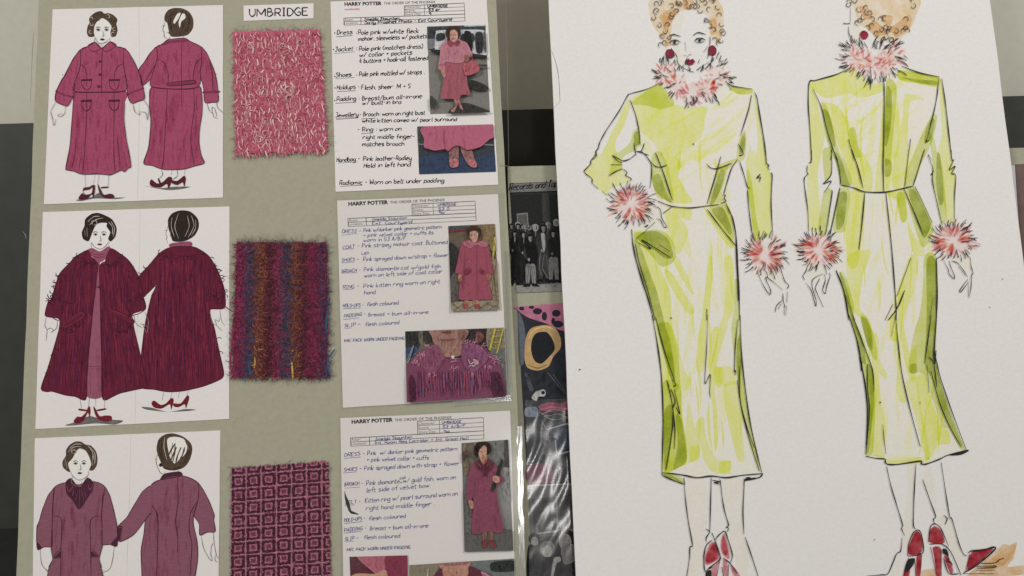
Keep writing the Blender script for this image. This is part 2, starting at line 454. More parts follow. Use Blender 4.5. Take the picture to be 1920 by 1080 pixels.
# --- sheet one, front view
figure(D1, S1, [
 ('face', [('314,135 352,88 398,125 399,170 388,196 372,212 350,219 331,212 318,190', SKIN)]),
 ('hair', [('288,186 277,165 281,132 290,115 288,92 303,75 325,60 350,56 366,68 388,66 412,76 432,98 427,122 433,150 424,182 402,186 396,165 402,135 384,108 356,92 330,108 316,132 313,165 316,184', HB),
   waves(355, 110, [(300,120,0),(296,160,1),(320,78,2),(350,74,3),(385,84,4),(412,105,5),(416,145,1),(410,170,2),(300,95,3),(335,95,0)], 11)]),
 ('skirt', [('222,462 472,460 470,520 467,600 474,680 488,760 501,838 490,850 468,868 448,862 420,876 390,885 330,880 255,882 215,868 180,860 170,850 190,740 200,620 207,520', PK),
   soft('222,462 472,460 470,520 467,600 474,680 488,760 501,838 490,850 468,868 448,862 420,876 390,885 330,880 255,882 215,868 180,860 170,850 190,740 200,620 207,520', n=55),
   pinkshade(['180,850 215,740 225,600 240,600 236,760 215,864', '440,860 430,760 425,640 445,700 470,800 482,850', '255,880 262,770 275,770 270,880']),
   strokes('275,455 276,560 266,760 255,880;415,460 415,560 413,760 420,875;200,850 215,790 222,700;236,862 245,800;445,850 440,780 430,690;478,845 465,770', OUT, 1.0)]),
 ('jacket', [('245,250 290,230 318,213 352,243 395,210 422,232 463,243 478,300 472,380 475,456 420,462 352,465 215,462 213,420 243,330', PK),
   ('245,250 215,285 190,330 165,380 152,400 122,460 118,510 150,528 180,535 207,487 216,420 244,335', PK),
   ('463,243 487,262 520,320 548,385 563,445 568,500 535,512 503,522 483,480 478,405 462,330', PK),
   soft('245,250 463,243 563,445 503,522 475,456 215,462 180,535 118,510', n=50, ln=(25,80)),
   ('280,231 318,212 350,244 308,262', PKD), ('356,244 396,210 428,230 378,264', PKD),
   ('282,232 318,216 346,243 309,257', PK), ('360,244 396,214 422,231 378,258', PK),
   ('122,458 165,476 208,488 206,494 164,484 121,466', PKD), ('482,474 525,456 562,442 564,450 526,464 484,482', PKD),
   pinkshade(['205,470 214,400 226,340 218,420', '465,300 480,400 490,480 474,420','216,440 240,380 245,455', '455,455 440,400 470,380']),
   strokes('245,250 243,335 215,420;463,243 462,330 478,405;355,245 352,350 352,465;243,325 265,340 275,370 275,400;462,322 435,335 418,370 415,400', OUT, 1.1)]),
 *[('pocket', [lambda f, x=x, y=y: (f.fill([(x-28,y-2),(x+28,y-4),(x+28,y+5),(x-28,y+7)], OUT, False), f.lines('%d,%d %d,%d %d,%d %d,%d %d,%d;%d,%d %d,%d' % (x-26,y+4,x-22,y+34,x,y+53,x+20,y+36,x+25,y+2, x,y+12,x,y+32), OUT, 1.1))]) for x, y in ((276,403),(416,403),(274,508),(415,507))],
 *[('button', [lambda f, x=x, y=y: (f.ellipse(x,y,9,6,OUT), f.ellipse(x+3,y-1,3,2,PKD))]) for x, y in ((345,310),(344,377),(338,437))],
 ('shoe', [('235,1000 252,978 268,985 300,978 308,945 318,938 316,975 309,1000 302,982 285,1000 260,1009 238,1008', SHOE), ('256,968 262,950 288,946 306,936 314,938 290,958 266,962', SHOE)]),
 ('shoe', [('332,930 345,955 362,985 392,980 410,985 415,998 390,1003 365,1000 345,982 336,960', SHOE), ('350,952 384,950 384,944 352,946', SHOE)]),
], '245,250 215,285 190,330 165,380 152,400 122,460 118,510 150,528 180,535 207,487 216,420;213,420 215,462 352,465 475,456 470,380;463,243 487,262 520,320 548,385 563,445 568,500 535,512 503,522 483,480 478,405;245,250 290,230 318,213 352,243 395,210 422,232 463,243;207,520 200,620 190,740 170,850 180,860 215,868 255,882 330,880 390,885 420,876 448,862 468,868 490,850 501,838 488,760 474,680 467,600 470,520;219,462 207,520;150,380 156,375;120,455 128,465;203,485 209,492;480,470 488,480',
 OUT, 1.3, lambda t: (t.lines('120,515 95,560 100,590 110,635 120,600;170,530 165,570 145,590 130,583 150,572;100,590 108,605;510,520 520,565 545,580 540,560;560,500 590,545 583,605 575,570 545,565;268,885 270,945;318,885 308,935;340,882 332,930;388,882 384,945;318,190 315,215 332,235;392,192 394,212;350,219 355,235;318,186 331,212 350,219 372,212 388,196;256,968 262,978 268,985', GRL, 1.0), face(t, 355, 150, 1.05, HBD, SHOE, 0, 0)),
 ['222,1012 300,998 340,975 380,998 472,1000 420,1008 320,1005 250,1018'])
# --- sheet one, back view
figure(D1, S1, [
 ('face', [('690,95 672,105 666,130 661,152 668,158 670,185 690,198 720,190 720,100', SKIN)]),
 ('hair', [('672,75 690,50 720,40 760,42 795,60 815,95 815,140 790,175 750,185 703,184 690,150 684,118 670,102', HB),
    ('735,70 752,66 740,95 720,120 716,105', SKIN), ('758,72 772,70 776,90 755,110 748,140 742,112', SKIN),
    strokes('705,60 690,100 705,150;720,50 700,95 712,170;790,70 800,110 785,160;775,60 795,105 770,170;745,180 765,140 770,110;728,178 735,150', HBD, 1.3)]),
 ('skirt', [('605,440 750,452 848,435 860,480 862,560 850,640 845,720 858,790 872,825 830,838 770,855 670,858 610,838 565,825 590,740 600,620 593,520', PK),
   soft('605,440 750,452 848,435 860,480 862,560 850,640 845,720 858,790 872,825 830,838 770,855 670,858 610,838 565,825 590,740 600,620 593,520', n=60),
    pinkshade(['590,820 610,700 640,600 625,740 610,835', '730,850 760,720 790,640 770,760 750,852', '690,600 720,480 750,480 740,560 705,680','810,830 800,700 820,640 840,780']),
    strokes('685,450 675,640 668,760 660,855;818,440 820,560 802,700 822,838;755,450 757,535;830,480 835,560;655,850 660,820', OUT, 1.0)]),
 ('jacket', [('630,235 660,222 690,200 770,193 800,208 855,235 862,290 850,350 845,435 750,450 605,438 608,380 632,295', PK),
    ('630,235 600,265 570,310 540,355 550,395 557,432 600,400 625,350 633,290', PK), ('855,235 885,270 915,340 930,385 940,450 942,512 910,517 875,517 868,450 850,375 858,300', PK),
   soft('630,235 770,193 855,235 940,450 875,517 845,435 605,438 557,432 545,355', n=50, ln=(25,90)),
    ('655,222 700,205 785,200 788,210 705,216 664,228', PKD), ('690,418 815,406 818,424 692,433', PKD), ('868,462 945,458 945,468 870,472', PKD),
    pinkshade(['610,430 630,360 680,420', '825,300 850,330 845,430 820,420', '880,300 920,380 930,500 905,400']),
    strokes('755,215 757,450;633,297 670,320 688,370 688,425;860,290 830,320 817,370 815,410;630,235 633,295 605,385;855,235 858,300 850,375;565,420 600,365 620,330;895,300 912,370 915,460', OUT, 1.1)]),
 ('shoe', [('596,920 605,908 632,928 660,922 690,895 708,900 705,922 690,955 682,930 650,948 610,945 597,935', SHOE), ('636,905 644,928 652,926 642,904', SHOE)]),
 ('shoe', [('705,912 735,915 768,890 778,905 770,945 762,922 735,936 710,928', SHOE)]),
], '630,235 600,265 570,310 540,355 550,395 557,432 600,400;605,385 605,438 750,450 845,435 850,350;855,235 885,270 915,340 930,385 940,450 942,512 910,517 875,517 868,450 850,375;630,235 660,222 690,200 770,193 800,208 855,235;603,440 593,520 600,620 590,740 565,825 610,838 670,858 770,855 830,838 872,825 858,790 845,720 850,640 862,560 860,480 848,435;690,418 815,406 818,424 692,433 690,418;925,370 935,375;655,218 665,226',
 OUT, 1.3, lambda t: t.lines('672,105 666,130 661,152 668,160 670,185 690,198;656,130 676,127;688,135 694,150 690,168 684,160;695,185 688,205;765,183 770,196;885,518 895,555 915,575 920,590 940,600;935,515 940,545 968,570;915,575 910,545 925,550 935,590;655,858 660,885 640,905;708,858 705,885;735,860 735,890 712,908;775,855 770,890;690,200 700,185', GRL, 1.0),
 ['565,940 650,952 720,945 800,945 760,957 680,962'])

# --- sheet two
CR = mot((92,30,48), .22, 90, stretch=(9, 1, 1)); CRD = mot((74,22,42), .2, 200); CRL = mot((116,40,58), .2, 200); CRM = mot((112,34,58), .2, 200); CRP = mot((74,26,58), .2, 200)
OUT2 = mot((52,22,34), .2, 200); DRS = mot((138,80,98), .10, 160); ROLL = mot((140,76,98), .12, 200); SH2 = mot((104,30,42), .22, 200); SB = mot((92,96,106), .35, 140)
CO1L = '262,222 205,252 180,280 130,335 110,390 92,450 74,470 62,530 95,541 128,552 122,610 100,690 70,790 42,875 70,890 95,888 150,905 200,912 252,926 258,820 265,720 280,560 296,420 305,340 310,286 282,258'
CO1R = '370,214 432,252 460,280 500,345 520,430 533,500 470,530 482,600 510,720 540,850 535,868 490,880 420,895 380,912 332,924 328,780 324,600 320,420 318,300 345,276'
COB = '652,208 748,205 800,226 838,258 870,312 895,372 908,430 905,496 836,503 842,540 860,600 885,720 903,810 870,840 800,866 720,885 640,891 580,880 515,870 510,800 518,680 535,560 560,450 588,385 545,425 525,442 512,390 505,345 545,300 595,240'
def coat(poly, slope):
    pp = curve(sp(poly), True)
    return [(poly, CR), lambda f: (f.up(), hatch(f, pp, [CRD, CRD, CRP, CRL, CRM], 6, 1.35, S2, slope))]
def tufts(txt, ln=22):
    def g(f):
        for t in txt.split(';'):
            q = curve(sp(t), False, 7)
            for x, y in q:
                an = random.uniform(0, 6.28); f.line([(x, y), (x + ln*.6*math.cos(an), y + ln*.6*math.sin(an)), (x + ln*math.cos(an+.4), y + ln*math.sin(an+.4))], OUT2, 1.3)
    return g
ED = '262,222 205,252 180,280 130,335 110,390 92,450 74,470 62,530 95,541 128,552 150,480;122,610 100,690 70,790 42,875 70,890 95,888 150,905 200,912 252,926 258,820 265,720 280,560 296,420 305,340 310,286 282,258;370,214 432,252 460,280 500,345 520,430 533,500 470,530 440,480;470,530 482,600 510,720 540,850 535,868 490,880 420,895 380,912 332,924 328,780 324,600 320,420 318,300 345,276'
figure(D2, S2, [
 ('face', [('270,140 300,108 350,98 364,140 360,182 345,205 320,219 295,208 278,185', SKIN)]),
 ('hair', [('262,182 240,170 234,140 246,110 250,78 278,54 310,48 345,60 378,80 398,120 392,160 370,183 358,168 368,140 350,112 352,96 318,96 298,110 284,140 272,172', HBD),
    strokes('262,90 290,66 320,64;270,105 300,80 335,72;285,104 282,88 300,84 306,100 292,106;360,90 378,115 378,150;372,88 388,120 382,160;248,130 250,155;258,118 260,160', HL, 1.0)]),
 ('dress', [('308,280 320,300 324,600 327,780 331,912 255,910 262,780 268,690 282,560 300,380', DRS), strokes('262,772 326,772;262,782 326,784;275,900 272,800', OUT, 1.0), lambda f: f.fill('300,700 324,720 326,900 310,900', PKT)]),
 ('collar', [('262,222 285,214 320,229 360,205 374,228 352,258 318,281 282,254', ROLL), strokes('265,232 300,245 345,240 370,222;275,246 310,258 350,248', OUT, 1.0)]),
 ('coat', coat(CO1L, -.06)),
 ('coat', coat(CO1R, .08) + [tufts('130,335 110,390 92,450;92,450 74,470;100,690 60,800;500,345 520,430;205,252 180,280;210,255 250,282 285,290;345,290 390,285 430,260;80,450 110,455 175,475;450,470 490,450 525,440;150,590 180,600 240,560;380,560 420,605 465,580;320,390 330,400;70,770 85,720;480,300 500,340'),
    strokes('262,222 240,265 282,292 304,280;370,214 345,276 375,300 430,255;225,300 190,400 178,480;420,290 430,380 445,460;130,552 160,480', CRD, 1.5)]),
 ('pocket', [strokes('145,568 230,512 244,540 156,592 145,568;152,600 190,612 240,560', CRD, 1.7), lambda f: (f.fill('146,568 230,513 243,540 156,590', CRL), f.fill('152,570 228,522 236,538 160,584', CR))]),
 ('pocket', [strokes('370,512 388,505 474,548 468,570 370,525;372,545 400,603 440,606 470,572', CRD, 1.7), lambda f: (f.fill('372,512 388,506 474,548 468,568', CRL), f.fill('382,514 466,550 464,562 378,524', CR))]),
 ('shoe', [('195,1030 212,1008 232,1008 255,985 262,965 272,960 275,985 270,1012 262,990 240,1030 210,1040', SH2), ('222,970 260,976 260,983 220,978', SH2)]),
 ('shoe', [('288,960 298,970 318,1005 345,1002 372,1005 374,1025 340,1030 312,1022 296,995', SH2), ('306,975 345,968 346,975 308,982', SH2)]),
], ED, CRD, 1.6, lambda t: (t.lines('65,540 60,580 70,600 65,650;120,550 115,590 90,610;70,600 85,590 100,600 85,612;478,530 490,570 520,590;530,515 548,560 540,612 520,570;505,570 530,575 548,590;225,922 232,968;270,912 265,965;298,912 300,960;342,918 340,968;278,185 295,208 320,219 345,205 360,182;278,190 278,215;362,186 360,206', GRL, 1.0), face(t, 318, 150, 1.0, HBD, SH2, 0, 0)),
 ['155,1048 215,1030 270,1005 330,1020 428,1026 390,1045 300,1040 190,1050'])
figure(D2, S2, [
 ('face', [('645,85 634,130 630,150 638,160 640,190 660,190 680,100', SKIN)]),
 ('hair', [('640,80 660,50 700,36 745,42 780,75 785,115 765,155 720,181 665,182 652,150 642,120', HBD), strokes('660,70 655,110 670,160;690,50 672,110 690,170;730,60 740,110 720,160;750,60 762,110 735,165;770,80 770,120 750,155', HL, .8)]),
 ('collar', [('652,192 742,182 750,205 655,210', ROLL), strokes('700,190 705,205;655,198 745,190', OUT, 1.0)]),
 ('coat', coat(COB, 0.02) + [tufts('870,312 895,372 908,430;545,300 505,345;800,226 838,258;590,235 640,262 720,270 810,235;830,430 870,440 910,430;875,300 895,360;520,330 540,310;880,700 870,640;895,460 905,480'), strokes('630,225 680,250 760,250 800,226;625,290 600,370 560,440;765,270 800,340 820,430 825,500;655,420 650,640 640,880;740,360 720,420', CRD, 1.5)]),
 ('shoe', [('562,945 575,932 605,952 630,945 655,920 667,930 655,975 648,950 610,970 575,965', SH2)]), ('shoe', [('665,945 700,945 730,908 740,920 725,968 718,950 690,963 668,960', SH2)]),
], COB, CRD, 1.6, lambda t: t.lines('645,88 634,130 630,150 636,160 632,172 640,190;622,132 640,130;655,130 650,155 660,165;840,505 845,560 870,580 895,605;885,500 890,550 908,580;870,580 862,550 880,560 880,540;620,893 612,930;660,890 650,922;695,888 688,920;735,885 730,908', GRL, 1.0),
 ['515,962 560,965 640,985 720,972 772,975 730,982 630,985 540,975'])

# --- sheet three (runs off below the frame)
MV = mot((126,78,94), .16, 130, stretch=(1, 9, 1, .6)); MVD = mot((70,36,50), .2, 200); MVO = mot((60,28,40), .2, 200)
B3 = '385,425 310,455 295,540 290,660 285,800 282,900 292,960 270,1010 255,1085 258,1180 650,1180 645,1085 618,960 640,860 635,660 645,540 655,455 580,420 480,440'
figure(D3, S3, [
 ('face', [('405,300 430,262 480,195 545,245 557,300 545,345 535,380 500,405 470,409 435,385 415,350', SKIN)]),
 ('hair', [('400,352 365,322 361,280 384,240 386,200 410,165 450,142 490,142 522,162 560,170 595,210 606,260 600,310 575,343 548,340 562,300 548,250 522,205 480,190 455,215 430,260 402,292 406,325 416,350', HB),
    strokes('410,190 450,160 500,160;400,215 440,180 490,175;430,225 425,205 445,200 462,215 440,228;540,170 570,215 580,270;555,180 588,230 585,300;380,260 378,310;392,280 390,330;570,240 572,310', HL, 1.0), strokes('405,205 445,170 495,165;530,175 560,225 568,290;372,270 380,330', HBD, 1.4)]),
 ('dress', [(B3, MV), soft(B3, n=50, ln=(60, 220), wd=(6, 24)), strokes('300,660 355,690 350,880 348,1080;635,660 558,690 558,880 560,1080;655,455 640,540 635,660;310,455 297,540 292,660;348,885 300,950 348,955;560,885 612,945 560,948', MVO, 1.1),
     lambda f: (f.fill('346,905 346,952 305,950', MVD, False), f.fill('562,905 562,945 608,944', MVD, False))]),
 ('sleeve', [('310,455 262,515 225,605 200,690 182,740 180,800 186,895 230,878 286,870 290,760 296,540', MV), ('183,845 215,880 188,897', MVD)]),
 ('sleeve', [('655,455 692,520 718,620 737,700 745,780 740,872 690,860 635,858 632,760 642,560', MV), ('742,810 700,855 740,872', MVD)]),
 ('collar', [('385,422 422,398 462,450 488,456 532,393 578,430 562,492 520,560 475,615 430,550 388,500', MVD), strokes('390,450 405,490 440,450;540,440 552,480 575,440;480,470 480,600;440,480 430,520;515,490 525,540;470,480 452,560;495,480 510,560', ROLL, 1.0)]),
], B3 + ';310,455 262,515 225,605 200,690 182,740 180,800 186,895 230,878 286,870 290,760;655,455 692,520 718,620 737,700 745,780 740,872 690,860 635,858 632,760;180,728 192,740', MVO, 1.3,
 lambda t: (t.lines('205,895 212,980 230,1020 285,1065 262,1010;275,875 290,950 288,1000;230,1020 262,1060;645,865 620,960 635,1020 615,1055 650,1040;722,870 712,960 690,1030 640,1058;428,385 425,430 460,455;532,385 530,410;490,456 497,420;415,350 435,385 470,409 500,405 535,380 545,345', GRL, 1.0), face(t, 483, 295, 1.45, HBD, MVD, -2, 0)))
BK3 = '975,450 1060,400 1195,378 1302,425 1312,500 1305,560 1280,650 1275,720 1300,830 1306,960 1288,1085 1290,1180 915,1180 915,1085 910,900 930,780 940,690 975,640'
figure(D3, S3, [
 ('face', [('1030,220 1014,265 1020,310 1045,360 1075,366 1100,300 1060,200', SKIN)]),
 ('hair', [('1018,190 1030,130 1070,95 1130,84 1200,105 1255,150 1268,200 1250,270 1210,322 1140,344 1070,331 1045,280 1025,230', HB), ('1092,130 1140,108 1205,122 1232,172 1220,225 1180,262 1145,295 1110,245', SKIN),
    strokes('1090,300 1110,220 1150,150;1110,310 1130,240 1160,180;1150,300 1165,240 1190,180;1180,270 1200,230 1215,180;1130,290 1145,220 1148,160;1120,230 1130,150;1200,240 1215,200', HB, 2.6),
    strokes('1040,130 1035,190 1060,280;1060,110 1050,190 1080,300;1240,160 1250,210 1225,290;1220,140 1240,200 1205,300;1070,325 1130,335 1200,312', HBD, 1.6), strokes('1075,110 1070,180 1090,270;1230,150 1245,200', HL, 1.0)]),
 ('dress', [(BK3, MV), soft(BK3, n=60, ln=(60, 220), wd=(6, 24)), strokes('1165,395 1168,560 1150,700 1166,800 1163,910;980,575 1020,650 1028,760 1018,1085;1305,555 1255,640 1245,760 1265,860 1250,1085;1160,910 1170,908', MVO, 1.1), lambda f: f.fill('1270,620 1305,570 1290,660 1275,700', PKT)]),
 ('sleeve', [('975,450 920,490 870,570 812,668 745,740 750,800 762,842 860,790 930,700 978,640 985,540', MV), ('742,738 782,738 764,838 746,790', MVD), strokes('750,745 778,745 765,820', ROLL, 1.0)]),
 ('sleeve', [('1302,425 1345,480 1385,560 1420,650 1418,690 1427,770 1370,775 1320,796 1316,720 1280,660 1305,560', MV)]),
 ('collar', [('1045,398 1075,365 1178,350 1197,380 1120,398 1050,410', MVD), strokes('1050,402 1120,390 1190,375', ROLL, 1.0)]),
], BK3 + ';975,450 920,490 870,570 812,668 745,740 750,800 762,842 860,790 930,700 978,640;1302,425 1345,480 1385,560 1420,650 1418,690 1427,770 1370,775 1320,796 1316,720 1280,660', MVO, 1.3,
 lambda t: (t.lines('1030,220 1014,265 1022,312 1045,360 1070,366;1003,262 1028,268;1330,795 1345,880 1380,950 1405,975 1400,930;1415,775 1420,850 1435,930 1450,960;1395,940 1400,880 1412,850;1430,935 1425,965 1440,985;1075,345 1072,366;1165,335 1168,350', GRL, 1.0), t.ellipse(1046, 305, 11, 13, HBD)))
# ------------------------------------------------------------------ name card
W1 = View(410, 0, .2963); W2 = View(410, 430, .27778); W3 = View(410, 840, .22222)
nc = slab('name_card', '157,35 600,20 600,115 158,132', .0001, .0006, PAPER, None, 0, 1, W1)
tag(nc, 'small white name card with bold black capital lettering above the pink swatch', 'card')
a = Art(.00065, W1); write(a, 'UMBRIDGE', 195, 105, 566, 96, 50, PRINT, 2.3, None, 0, 0); a.build('lettering', nc)

# ------------------------------------------------------------------ fabric swatches
def fibre(a, pts, z0, zh, m, wd):
    """a yarn fibre: a narrow ribbon that arches off the cloth (pts in photograph pixels)"""
    N = len(pts); k = a.mi(m); b0 = len(a.V)
    for i in range(N):
        p, q = pts[max(0, i - 1)], pts[min(N - 1, i + 1)]
        dx, dy = q[0] - p[0], q[1] - p[1]; l = math.hypot(dx, dy) or 1
        t = i / (N - 1); ww = wd * .5 * (.5 + math.sin(math.pi * (.1 + .8 * t)) * .5); z = z0 + zh * math.sin(math.pi * t)
        a.V += [tuple(P(pts[i][0] - dy / l * ww, pts[i][1] + dx / l * ww, z)), tuple(P(pts[i][0] + dy / l * ww, pts[i][1] - dx / l * ww, z - zh * .25))]
    for i in range(N - 1):
        j = b0 + 2 * i; a.Fc.append([j, j + 2, j + 3, j + 1]); a.MI.append(k)
def wander(x, y, an, ln, curl, n=6):
    pts = [(x, y)]; an0 = an; da = random.uniform(-curl, curl)
    for i in range(n):
        an += da / n + random.uniform(-.15, .15); x += math.cos(an) * ln / n; y += math.sin(an) * ln / n; pts.append((x, y))
    return pts
def cloth(name, quad, z1, view, m, nx, ny, bump, jit):
    """the woven ground: a thick sheet with an uneven face and a ragged outline"""
    q = [view(*p) for p in sp(quad)]; V = []; Fc = []
    rj = [[(random.uniform(-jit, jit), random.uniform(-jit, jit)) for i in range(nx + 1)] for j in range(ny + 1)]
    for j in range(ny + 1):
        for i in range(nx + 1):
            x, y = qmap(q, i / nx, j / ny)
            if i in (0, nx) or j in (0, ny): x += rj[j][i][0]; y += rj[j][i][1]
            V.append(P(x, y, z1 + random.uniform(-bump, bump)))
    for j in range(ny):
        for i in range(nx):
            k = j * (nx + 1) + i; Fc.append((k, k + nx + 1, k + nx + 2, k + 1))
    ring = [i for i in range(nx + 1)] + [j * (nx + 1) + nx for j in range(1, ny + 1)] + [ny * (nx + 1) + i for i in range(nx - 1, -1, -1)] + [j * (nx + 1) for j in range(ny - 1, 0, -1)]
    b = len(V)
    for i in ring: V.append(Vector((V[i].x, V[i].y, .0001)))
    for i in range(len(ring)):
        j = (i + 1) % len(ring); Fc.append((ring[i], ring[j], b + j, b + i))
    c = sum(V, Vector()) / len(V); c.z = .0001
    me = bpy.data.meshes.new(name); me.from_pydata([tuple(v - c) for v in V], [], Fc); me.materials.append(m)
    o = bpy.data.objects.new(name, me); scene.collection.objects.link(o); o.matrix_world = M @ Matrix.Translation(c); o['_o'] = list(c)
    return o, q
GS = 'fabric swatches pinned in a column on the green board'
K = lambda *c: mot(dull(c, .13), .15, 300, .9)
# rose tweed with cream curls
sw, q = cloth('fabric_swatch', '92,200 635,188 690,950 112,975', .0022, W1, mot((176,92,114), .24, 200, .95, bump=.0006), 34, 44, .0004, 1.6)
tag(sw, 'fluffy rose pink tweed swatch flecked with cream curly loops', 'fabric swatch', GS)
a = Art(0); pk = [K(194,98,116), K(178,78,98), K(202,116,130), K(160,66,86), K(198,106,120), K(188,90,106)]; cr = [K(212,160,160), K(208,146,150), K(216,184,174), K(204,134,144)]
for i in range(3600):
    x, y = qmap(q, random.random(), random.random())
    fibre(a, wander(x, y, random.gauss(1.57, .45), random.uniform(6, 15), 1.6), .0023, random.uniform(.0004, .0014), random.choice(pk), random.uniform(.7, 1.8))
for j in range(30):
    for i in range(20):
        if random.random() < .62:
            x, y = qmap(q, (i + .5 + random.uniform(-.3, .3)) / 20, (j + .5 + random.uniform(-.3, .3)) / 30)
            fibre(a, wander(x, y, 1.57 + random.gauss(0, .2), random.uniform(7, 14), .8), .0028, .0010, random.choice(cr), random.uniform(1.3, 2.6))
a.build('pile', sw)
a = Art(0)
for n in range(30):
    x, y = qmap(q, random.uniform(.08, .93), random.uniform(.06, .94)); r = random.uniform(4.5, 10)
    for t in range(random.randint(2, 4)):
        s0 = random.uniform(0, 6.28); r1 = r * random.uniform(.7, 1.1); ox, oy = random.uniform(-1.5, 1.5), random.uniform(-1.5, 1.5)
        fibre(a, [(x + ox + r1 * math.cos(s0 + k * .5), y + oy + r1 * .85 * math.sin(s0 + k * .5)) for k in range(random.randint(8, 13))], .0034, .0012, random.choice(cr), random.uniform(.5, 1.0))
a.build('curly_loop', sw)
def fringe(sw, q, mats, n, ln, wd, z):
    a = Art(0)
    for i in range(n):
        e = random.randrange(4); t = random.random(); u, v = [(t, 0), (1, t), (t, 1), (0, t)][e]; an = [-1.57, 0, 1.57, 3.14][e] + random.gauss(0, .7)
        x, y = qmap(q, u, v)
        fibre(a, wander(x - math.cos(an) * 3, y - math.sin(an) * 3, an, random.uniform(.35, 1) * ln, 2.4), z, .0008, random.choice(mats), wd * random.uniform(.5, 1.5))
    a.build('frayed_edge', sw)
fringe(sw, q, pk + [K(200,150,156)], 300, 9, .9, .0012)
fringe(sw, q, [K(168,140,134), K(158,144,130)], 420, 22, .22, .0014)
# striped mohair
STR = [(.00,.10,(142,48,84)), (.10,.21,(78,66,92)), (.21,.31,(136,76,52)), (.31,.42,(92,44,52)), (.42,.50,(138,50,80)), (.50,.61,(78,68,88)), (.61,.70,(130,74,54)), (.70,.78,(90,44,52)), (.78,.90,(134,46,76)), (.90,1.01,(96,52,80))]
def scol(u, v):
    for k, (a0, b0, c) in enumerate(STR):
        if u < b0: return k, c
    return len(STR) - 1, STR[-1][2]
sw, q = cloth('fabric_swatch', '122,88 728,88 738,998 92,992', .0022, W2, mot((104,48,64), .25, 160, .95, bump=.0006), 30, 44, .0004, 1.8)
tag(sw, 'fuzzy mohair swatch in magenta, rust and slate blue vertical stripes', 'fabric swatch', GS)
a = Art(0); pal = {}
def sh(c, f): return K(*[max(0, min(255, int(x * f))) for x in c])
for k, (a0, b0, c) in enumerate(STR): c = tuple(.95 * x + .05 * y for x, y in zip(c, (108, 52, 66))); pal[k] = [sh(c, .80), sh(c, .92), sh(c, 1.0), sh(c, 1.12), sh(c, .72)]
BL = [K(44,84,116), K(66,70,96), K(60,66,90)]; YL = [K(170,120,60), K(186,150,70)]
for i in range(6500):
    u, v = random.random(), random.random()
    k, c = scol(min(.999, max(0, u + random.gauss(0, .02))), v); x, y = qmap(q, u, v); m = random.choice(pal[k])
    if k in (1, 5, 9) and random.random() < .06 + .22 * v: m = random.choice(BL[1:] if v < .8 else BL)
    if k in (2, 6) and v > .72 and random.random() < .07: m = random.choice(YL)
    fibre(a, wander(x, y, random.gauss(1.57, .9), random.uniform(6, 16), 3.0), .0023 + .0008 * random.random(), random.uniform(.0003, .0014), m, random.uniform(.5, 1.5))
a.build('pile', sw)
fringe(sw, q, [K(110,60,76), K(120,104,96), K(128,120,104), K(142,44,82)], 260, 12, .4, .0012)
fringe(sw, q, [K(128,118,104), K(118,104,98), K(120,104,98)], 900, 24, .18, .0016)
a = Art(0)
for t, m, wd in (('750,470 735,560 725,650 735,700', BL[0], 2.6), ('785,810 755,850 735,885 740,940 755,1000', BL[0], 2.4), ('200,900 205,930 212,970 222,1005', BL[0], 3.4), ('240,845 245,900 240,950', YL[1], 1.6), ('490,880 497,940 500,1008', YL[1], 2.6), ('38,515 65,538 95,556', K(128,30,66), 1.5), ('100,600 95,700 90,790 80,870 85,980', K(132,36,74), 2.2)):
    a = Art(0); fibre(a, [W2(x, y) for x, y in curve(sp(t), False, 4)], .0026, .0012, m, wd * 1.3); a.build('loose_yarn', sw)
# chequered weave
sw, q = cloth('fabric_swatch', '112,172 915,118 950,1500 100,1560', .0020, W3, mot((150,86,104), .18, 420, .95, bump=.0004), 30, 60, .0002, 2.2)
tag(sw, 'woven swatch of dusky pink and maroon concentric squares', 'fabric swatch', GS)
a = Art(.0024, W3); MR = [K(70,34,48), K(78,38,54), K(62,28,42)]; ME = [K(118,58,78), K(104,50,70)]; LP = [K(170,106,122), K(160,94,112), K(178,114,128)]
def cell(c, r): return lambda u, v: (105 + 127 * (c + u) - 2.0 * r * 0 + 4 * (r + v) * (c - 3) * .08, 232 - 113 + 113 * (r + v) - .075 * 127 * (c + u))
for r in range(0, 13):
    for c in range(0, 7):
        f = cell(c, r)
        def ok(u, v):
            x, y = f(u, v); return (100 + .0 * y) < x < 922 + .018 * (y - 120) and y > 172 - .07 * (x - 110) + 4
        for i in range(190):
            ring = random.random(); e = random.randrange(4); t = random.random()
            if ring < .66: d = random.uniform(.06, .225); m = random.choice(MR); wd = 1.7
            elif ring < .80: d = random.uniform(.265, .31); m = random.choice(LP); wd = 1.0
            else: d = random.uniform(.37, .5); m = random.choice(ME); wd = 1.4
            t = d + (1 - 2 * d) * t
            u, v = [(t, d), (1 - d, t), (t, 1 - d), (d, t)][e]
            if not ok(u, v): continue
            x, y = W3(*f(u, v)); an = (0 if e in (0, 2) else 1.57) + random.gauss(0, .3) - .07
            p = wander(x, y, an, random.uniform(3, 6.5), .8, 4); mx = (p[0][0] - p[-1][0]) / 2; my = (p[0][1] - p[-1][1]) / 2
            fibre(a, [(px + mx, py + my) for px, py in p], .0021, random.uniform(.0003, .0008), m, wd * random.uniform(.7, 1.3))
        for i in range(26):
            e = random.randrange(2); t = random.random(); u, v = [(t, random.uniform(-.04, .04)), (random.uniform(-.04, .04), t)][e]
            if ok(u, v):
                x, y = W3(*f(u, v)); fibre(a, wander(x, y, (0 if e == 0 else 1.57) - .07 + random.gauss(0, .15), random.uniform(4, 8), .5, 4), .0022, .0006, random.choice(LP), random.uniform(.8, 1.6))
a.build('weave', sw)
fringe(sw, q, MR + LP + [K(110,90,84)], 700, 8, .8, .0012)
fringe(sw, q, MR + [K(80,70,60)], 90, 16, .4, .0014)

